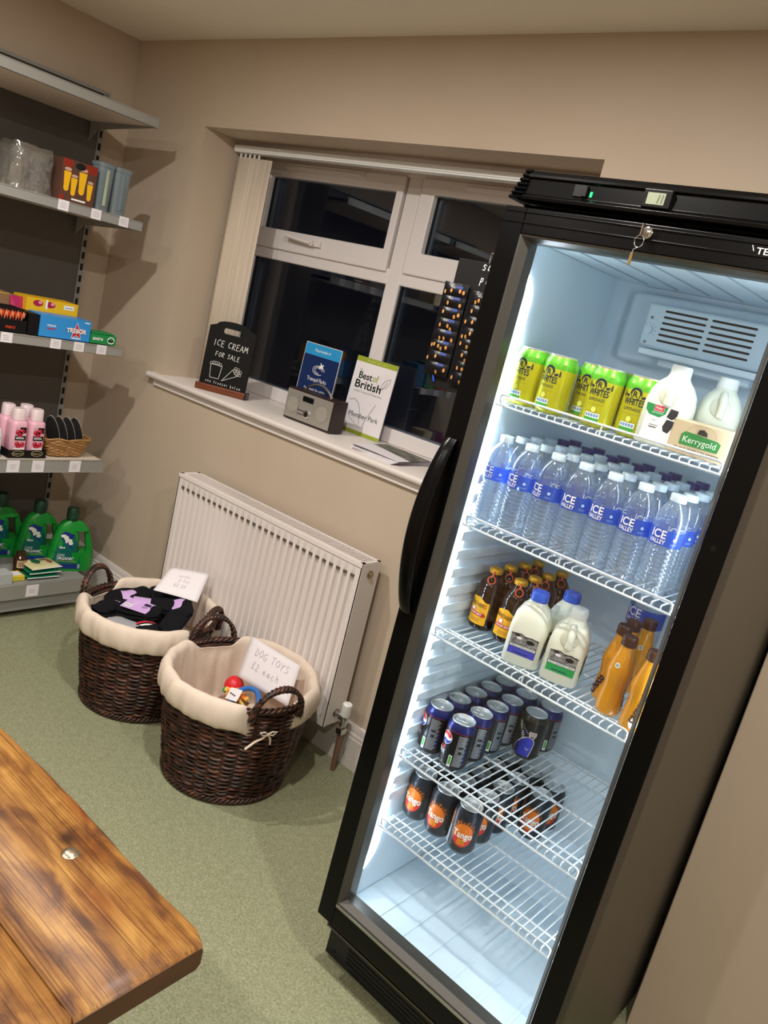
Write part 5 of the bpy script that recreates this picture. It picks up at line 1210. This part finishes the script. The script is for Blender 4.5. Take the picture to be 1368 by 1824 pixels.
# orange cans
can_t = can('orange_soda_can', mat('can_charcoal', '2a3038', .35, metal=.4))
org = ink('e8781c', .35); rdd = ink('d83428', .35); ylw = ink('f0c020', .35)
ar = Art(); 
ar.ell(0, .052, .0235, .029, org, 1, 40); ar.poly([(.0235*math.cos(q), .052+.029*math.sin(q)) for q in [PI+.25+(PI-.5)*k/20 for k in range(21)]], rdd, 2)
rr = random.Random(5)
for k in range(26):
    q = PI*.12+PI*.76*k/25; L_ = rr.uniform(.005, .010); a_, b_ = .0225*math.cos(q), .053+.0275*math.sin(q)
    ar.line([(a_, b_), (a_+L_*math.cos(q+rr.uniform(-.5, .5)), b_+L_*math.sin(q)*1.1)], .0009, org if k % 3 else ink('b85a18'), 2)
ar.text('Tango', .0, .046, .0165, ink('f4f0e6', .35), 4, w=.045, bold=.025); ar.text('ORANGE', 0, .038, .0045, ylw, 4, w=.016, bold=.03); ar.text('SUGAR FREE', 0, .0325, .0040, ylw, 4, w=.018, bold=.03); ar.rect(-.008, .029, .008, .0305, ylw, 4)
ar.rect(.030, .016, .036, .026, ink('5a6268'), 2); ar.rect(-.046, .012, -.034, .060, ink('a8b0b4'), 1); ar.rect(-.046, .062, -.034, .096, ink('a04838'), 1)
for k in range(7): ar.rect(-.044, .065+.004*k, -.036, .067+.004*k, ink('d8a890'), 2)
ar.build('label', can_t, cm, step=.003)
for c_, x in enumerate((.079, .147, .215, .283)):
    for r_, y in enumerate((.178, .247, .316, .385, .450)):
        if c_ == 3 and r_ < 3: continue
        if c_ == 0 and r_ > 1: continue
        rot = [.02, .06, .42][c_] if (r_ == 0 and c_ < 3) else (.25 if c_ == 2 else .1*((r_*5+c_) % 5))
        if c_ == 3: rot = [0, 0, 0, .15, .6][r_]
        place(USED, can_t, FP(x, y, SH[5]+.0005, rot), 'charcoal orange-burst soda can, '+ORD[r_]+' from the door in the '+['far left', 'second', 'third', 'right-hand'][c_]+' soda column', 'orange soda cans on the lowest wire shelf')
# ----- water bottles
watM = glassy('water_bottle_plastic', (.95, .98, 1.0), .12, milk=.11, milkcol='dcefff', rough=.04, blend=.5)
capW = mat('translucent_cap', 'cfe0ea', .35, sss=.3); capP = mat('purple_cap', '2c2a78', .35)
iceb = ink('1f49b8', .3); iced = ink('18206a', .3)
def wprof():
    p = [(0, .004), (.018, .003), (.026, .001), (.030, .006)]
    z = .010
    while z < .088: p += [(.0305, z), (.0286, z+.0035), (.0305, z+.007)]; z += .0085
    p += [(.0300, .094), (.0305, .098), (.0305, .130), (.0300, .134), (.0305, .140), (.029, .150), (.025, .162), (.018, .173), (.0130, .179), (.0125, .184)]
    return p
def water(capm, labm, name='water_bottle'):
    t = thing(name, 'bottle', 'bottle'); mb = MB(); mb.lathe(wprof(), watM, 20); mb.build('bottle_body', t, ang=30)
    MB().lathe([(.0125, .1785), (.0150, .1795), (.0150, .1915), (.0138, .1930), (0, .1930)], capm, 18).build('cap', t, ang=50)
    lb = MB(); lb.grid(lambda u, v: (.0309*math.sin((u-.5)*3.7), -.0309*math.cos((u-.5)*3.7), .0985+v*.030), 18, 1, labm); lb.build('label', t, ang=180, fix=False)
    ar = Art(); ar.text('ICE', -.008, .1125, .0145, inkW, 2, w=.027, bold=.02); ar.text('VALLEY', -.008, .1020, .0078, inkW, 2, w=.030, bold=.02); ar.ell(.022, .114, .003, .003, ink('b8d8f0'), 2); ar.rect(.016, .1055, .028, .1065, ink('7a9ad8'), 2); ar.rect(.016, .1035, .026, .1043, ink('7a9ad8'), 2)
    ar.build('label_print', t, cyl_map(.0309), step=.004, base=.0003, d=.0002); return t
labT = glassy('translucent_blue_label', (.15, .35, .9), .08, milk=.6, milkcol='3468e0', rough=.2)
wb = water(capW, labT); wp = water(capP, mat('label_violet', '26267a', .35))
for c_ in range(7):
    x = .078+.0625*c_
    for r_ in range(6):
        y = .113+.0625*r_
        if r_ == 5: y -= .004
        purple = r_ >= 4
        M_ = FP(x, y, SH[2]+.0005, [.0, -.10, -.22, .18, .12, .14, .14][c_]+(.2*((r_*3+c_) % 4) if r_ else 0))
        lb = ('purple-capped' if purple else 'clear-capped')+' small water bottle, '+ORD[r_]+' from the door in the '+ORD[c_]+' column from the left'
        place(USED, wp if purple else wb, M_, lb, 'water bottles on the second shelf')
big = None
for x, y, lb in ((.388, .36, 'large clear water bottle at the back right of the third shelf, behind the brown-capped bottles'), (.478, .37, 'large clear water bottle at the far right back of the third shelf')):
    o = copy_tree(wb); o.name = 'large_water_bottle'; relabel(o, lb, 'large water bottles on the third shelf', FP(x, y, SH[3]+.0005, -.15, 1.30)); o['category'] = 'bottle'
# ----- ginger beer
amb = glassy('amber_glass', (.20, .09, .04), .08, milk=.35, milkcol='1c0e08', rough=.05); amb2 = mat('amber_beer', '1c0e08', .1, spec=.5, coat=.3)
gcapm = mat('yellow_crown_cap', 'd8a020', .35, metal=.3); pull = mat('orange_pull_ring', 'd8582c', .4)
gbm = thing('ginger_beer_bottle', 'b', 'bottle')
MB().lathe([(0, .003), (.024, .002), (.029, .004), (.031, .010), (.031, .078), (.029, .086), (.0305, .092), (.030, .100), (.026, .112), (.018, .124), (.0135, .130), (.0130, .138), (.0138, .140)], amb2, 28).build('bottle_body', gbm, ang=60)
MB().lathe([(.0145, .136), (.0155, .139), (.0145, .146), (.011, .148), (0, .148)], gcapm, 21, fn=lambda a, r, z: r*(1+.02*math.cos(21*a))).build('crown_cap', gbm, ang=60)
pr_ = MB(); pr_.tube([(.0145, 0, .141), (.019, 0, .138), (.0215, 0, .131)], .0024, pull, 6); pr_.tube([(.0225+.004*(1-math.cos(2*PI*i/18))*.5, .0085*math.sin(2*PI*i/18), .1235+.0085*math.cos(2*PI*i/18)) for i in range(18)], .0015, pull, 6, closed=True); po_ = pr_.build('pull_ring', gbm)
po_.matrix_local = Matrix.Rotation(-1.15, 4, 'Z')
ly = ink('f0b020', .4); lr = ink('c03028', .4); ar = Art()
ar.poly([(-.026, .016), (.026, .016), (.026, .070), (.016, .070), (0, .080), (-.016, .078), (-.026, .074)], ly, 1); ar.rect(-.024, .036, .018, .044, lr, 3); ar.poly([(.014, .033), (.024, .038), (.018, .046)], lr, 3)
ar.text('BUNDABERG', -.002, .058, .009, ink('4a2818'), 3, w=.044, bold=.01, rot=-.08); ar.text('GINGER BEER', -.003, .0385, .004, inkW, 4, w=.034, bold=.01); ar.ell(-.010, .050, .008, .006, ink('e08060'), 2); ar.rect(-.014, .047, -.006, .054, inkW, 3)
for k in range(3): ar.rect(-.010, .022+.003*k, .012, .0232+.003*k, ink('b07820'), 3)
ar.build('label', gbm, cyl_map(.031, z0=0), step=.004)
for c_, x in enumerate((.086, .153)):
    for r_, y in enumerate((.213, .277, .342, .408)):
        place(USED, gbm, FP(x, y, SH[3]+.0005, -.1+.25*((r_+c_) % 3)), 'brown ginger beer bottle with yellow cap, '+ORD[r_]+' from the door in the '+['left', 'right'][c_]+' column', 'ginger beer bottles on the third shelf')
# ----- milk
milkM = mat('milk_bottle', 'e8ead8', .35, sss=.35)
def milk(name, label, M_, capc, front, h=.15, w=.074, both=True, handle=True):
    t = thing(name, label, 'milk bottle', M=M_); hw = w/2
    def sec(z, k, sh=0.0): return z, k, sh
    prof = [(0, .92), (.004, 1.0), (.075, 1.0), (.085, .985), (.105, .93), (.122, .72), (.132, .52), (.138, .46)]
    s_ = h/.158; n = 40; vs = []
    for z, k in prof:
        for i in range(n):
            a = 2*PI*i/n; p_ = 5 if z < .1 else (3.4 if z < .125 else 2); q = (abs(math.cos(a))**p_+abs(math.sin(a))**p_)**(-1/p_)
            x, y = hw*k*q*math.cos(a), hw*k*q*math.sin(a)
            # chamfered corners
            m_ = abs(x)+abs(y); lim = hw*k*1.74
            if m_ > lim: f_ = lim/m_; x *= f_; y *= f_
            vs.append((x, y, z*s_))
    fs = [(j*n+i, j*n+(i+1) % n, (j+1)*n+(i+1) % n, (j+1)*n+i) for j in range(len(prof)-1) for i in range(n)] + [tuple(range(n))]
    mb = MB(); mb.add(vs, fs, milkM); mb.build('bottle_body', t, ang=60)
    if handle:
        hb = MB(); hb.tube([(.0, -hw*.30, .128*s_), (.0, -hw*.72, .124*s_), (.002, -hw*1.02, .112*s_), (.003, -hw*1.05, .098*s_), (.002, -hw*.97, .082*s_)], [.006, .0075, .0075, .007, .008], milkM, 12); hb.build('handle', t, ang=80)
        hr = MB(); hr.lathe([(0, 0), (1, 0), (.9, .001), (0, .0015)], mat('milk_handle_recess', 'cfd0bc', .4, sss=.2), 24, Matrix.Translation((0, -hw*.955, .100*s_)) @ Matrix.Rotation(PI/2-.22, 4, 'X') @ Matrix.Diagonal((.018, .018, 1, 1))); hr.build('handle_recess', t, ang=40)
    MB().lathe([(.0165, .136*s_), (.0190, .138*s_), (.0185, .154*s_), (.0172, .158*s_), (0, .158*s_)], capc, 30, fn=lambda a, r, z: r*(1+.012*math.cos(30*a)) if r > .018 else r).build('cap', t, ang=50)
    if front: front(t, hw)
    return t
capb = mat('blue_cap', '2f62d8', .35); capc = mat('milky_cap', 'e2e6e2', .35, sss=.3)
photo = mat('label_photo', '9a9a98', .5, noise=(120, '5a5652', .15, (1, 1, 2)))
def dairy(colh, words):
    c1 = ink(colh, .4)
    def f_(t, hw):
        for sidx, fn in enumerate((lambda u, v, o: (u, -hw-o, v), lambda u, v, o: (hw+o, u, v))):
            ar = Art(); W_ = hw*.73
            ar.rect(-W_, .024, W_, .044, c1, 1); ar.rect(-W_, .044, W_, .068, photo, 1); ar.line([(-W_, .068), (-W_*.3, .070), (0, .066), (W_*.5, .068), (W_, .065)], .0022, ink('1c1c1c'), 2)
            ar.ell(W_*.45, .058, .009, .0045, ink('1c1c1c'), 2); ar.ell(-W_*.4, .061, .006, .003, ink('e8e8e8'), 2); ar.ell(-W_*.55, .066, .006, .003, ink('2c2c2c'), 2)
            ar.rect(-W_, .0395, W_, .0470, inkK, 2); ar.rect(-W_*.95, .0405, W_*.95, .0460, ink('e0e4e0'), 3); ar.text(words if sidx == 0 else 'MILK', 0, .0415, .0036, inkK, 4, w=W_*1.75 if sidx == 0 else W_*.8); ar.rect(-W_*.6, .028, W_*.5, .030, ink('20305a'), 2) if sidx == 0 else None
            ar.build('label', t, fn, d=.0002, base=.0004)
    return f_
milk('milk_bottle', 'milk bottle with bright blue cap, in front of the ginger beer on the third shelf', FP(.232, .158, SH[3]+.0005, .33), capb, dairy('4a4ab0', 'FRESH WHOLE MILK'), h=.160, w=.080, handle=False)
milk('milk_bottle', 'milk bottle with bright blue cap standing behind the other two', FP(.262, .248, SH[3]+.0005, .3), capb, dairy('4a4ab0', 'FRESH WHOLE MILK'), h=.160, w=.078, handle=False)
milk('milk_bottle', 'green-labelled milk bottle with white cap and handle on the third shelf', FP(.318, .172, SH[3]+.0005, .33), capc, dairy('2f9a50', 'SEMI SKIMMED MILK'), h=.158, w=.080)
def muller(t, hw):
    ar = Art(); W_ = hw*.62
    ar.rect(-hw*.70, .010, hw*.70, .076, ink('e4e2dc'), 0)
    ar.poly([(-W_-.006, .074), (W_*.25, .072), (W_*.2, .060), (-.004, .052), (-W_*.9, .054), (-W_-.005, .062)], ink('1f8a48'), 1); ar.rect(-W_*.65, .062, W_*.05, .074, ink('e4e2dc'), 2); ar.rect(-W_*.63, .063, W_*.03, .073, ink('c82838'), 3); ar.text('Müller', -W_*.3, .0655, .0055, inkW, 4, w=.013, bold=.02); ar.text('SEMI SKIMMED', -W_*.35, .058, .0022, inkW, 3, w=.020)
    ar.poly([(.008, .056), (.012, .072), (.026, .071), (.026, .058), (.018, .053)], ink('26262a'), 1); ar.poly([(.006, .038), (.010, .052), (.024, .051), (.023, .038), (.018, .028), (.009, .030)], ink('26262a'), 1); ar.rect(-.018, .036, -.002, .0375, ink('8a8a8a'), 2); ar.rect(-.018, .032, -.004, .0335, inkK, 2); ar.text('1 PINT', -.012, .044, .003, ink('909090'), 2, w=.012)
    ar.build('label', t, lambda u, v, o: (u, -hw-o, v), d=.0002, base=.0004)
milk('milk_bottle', 'pint milk bottle with green and red label in front on the top shelf', FP(.372, .145, SH[1]+.0005, .16), capc, muller, h=.150, w=.084)
milk('milk_bottle', 'milky pint bottle standing behind, above the butter block on the top shelf', FP(.432, .232, SH[1]+.0005, .3), capc, None, h=.150, w=.080)
# butter
gold = mat('butter_foil', 'cdb896', .35, metal=.25); t = thing('butter_block', 'gold wrapped block of butter with green panel on the top shelf', 'butter', M=FP(.452, .145, SH[1]+.0005, .10))
MB().box((-.054, -.036, 0), (.054, .036, .062), gold).build('block', t, bevel=.004)
kg = ink('2f7a3c', .4); ar = Art(); ar.poly([(-.034, .036), (-.028, .042), (.030, .038), (.036, .034), (.034, .018), (-.034, .018)], kg, 1); ar.text('Kerrygold', 0, .0235, .011, ink('d8e0c8'), 2, w=.058, bold=.0); ar.text('PURE IRISH BUTTER', 0, .006, .0075, ink('6a5a40'), 2, w=.080, bold=.015)
ar.line([(.026*math.cos(x), .040+.018*math.sin(x)) for x in [PI*k/16 for k in range(17)]], .0008, ink('a89468')); ar.poly([(-.008, .042), (-.006, .050), (.002, .052), (.009, .047), (.010, .041)], ink('2a2420'), 2); ar.build('print', t, mapY(-.036))
# ----- caramel milk drinks
gol = mat('caramel_bottle', 'd8921c', .28, coat=.3); brc = mat('brown_cap', '3e221a', .35); lw_ = ink('f0e8d8')
cb = thing('caramel_drink_bottle', 'b', 'bottle')
def cf(a, r, z): return r*(1+.02*math.cos(8*a)) if .02 < z < .10 else r
MB().lathe([(0, .003), (.020, .001), (.0235, .005), (.0245, .012), (.0225, .040), (.0205, .052), (.0205, .062), (.0240, .082), (.0235, .094), (.0165, .124), (.0128, .140), (.0125, .146)], gol, 32, fn=cf).build('bottle_body', cb, ang=60)
MB().lathe([(.0125, .142), (.0150, .144), (.0148, .160), (.0135, .163), (0, .163)], brc, 22, fn=lambda a, r, z: r*(1+.015*math.cos(22*a))).build('cap', cb, ang=60)
cr = [(.0245, .012), (.0225, .040), (.0205, .052), (.0205, .062), (.0240, .082), (.0235, .094), (.0165, .124), (.0128, .140)]
def rc(z):
    for (r0, z0), (r1, z1) in zip(cr, cr[1:]):
        if z0 <= z <= z1: return r0+(r1-r0)*(z-z0)/(z1-z0)+.0006
    return .0245
cbm = cyl_map(.0235, rc)
ar = Art(); ar.ell(-.006, .105, .0052, .0052, lw_, 1); ar.ell(-.006, .105, .0034, .0034, ink('90a8a8'), 2); ar.text('Choco', -.052, .030, .017, ink('1a1440'), 2, w=.045, rot=1.25, bold=.04); ar.text('caramel', .046, .050, .014, ink('3a1c14'), 2, w=.060, rot=1.35, bold=.03); ar.ell(.040, .022, .008, .012, lw_, 1)
ar.build('label', cb, cbm, step=.003)
for x, y, a, lb in ((.446, .135, .25, 'golden caramel milk drink nearest the front, white round seal on its shoulder'), (.414, .183, 1.9, 'golden caramel milk drink just behind and left of the front one'), (.410, .236, .2, 'golden caramel milk drink, third back in its row'), (.424, .290, .4, 'golden caramel milk drink at the back of its row before the large water bottles'), (.505, .118, -1.35, 'golden caramel milk drink at the right edge by the door frame')):
    place(USED, cb, FP(x, y, SH[3]+.0005, a), lb, 'caramel drinks on the third shelf')
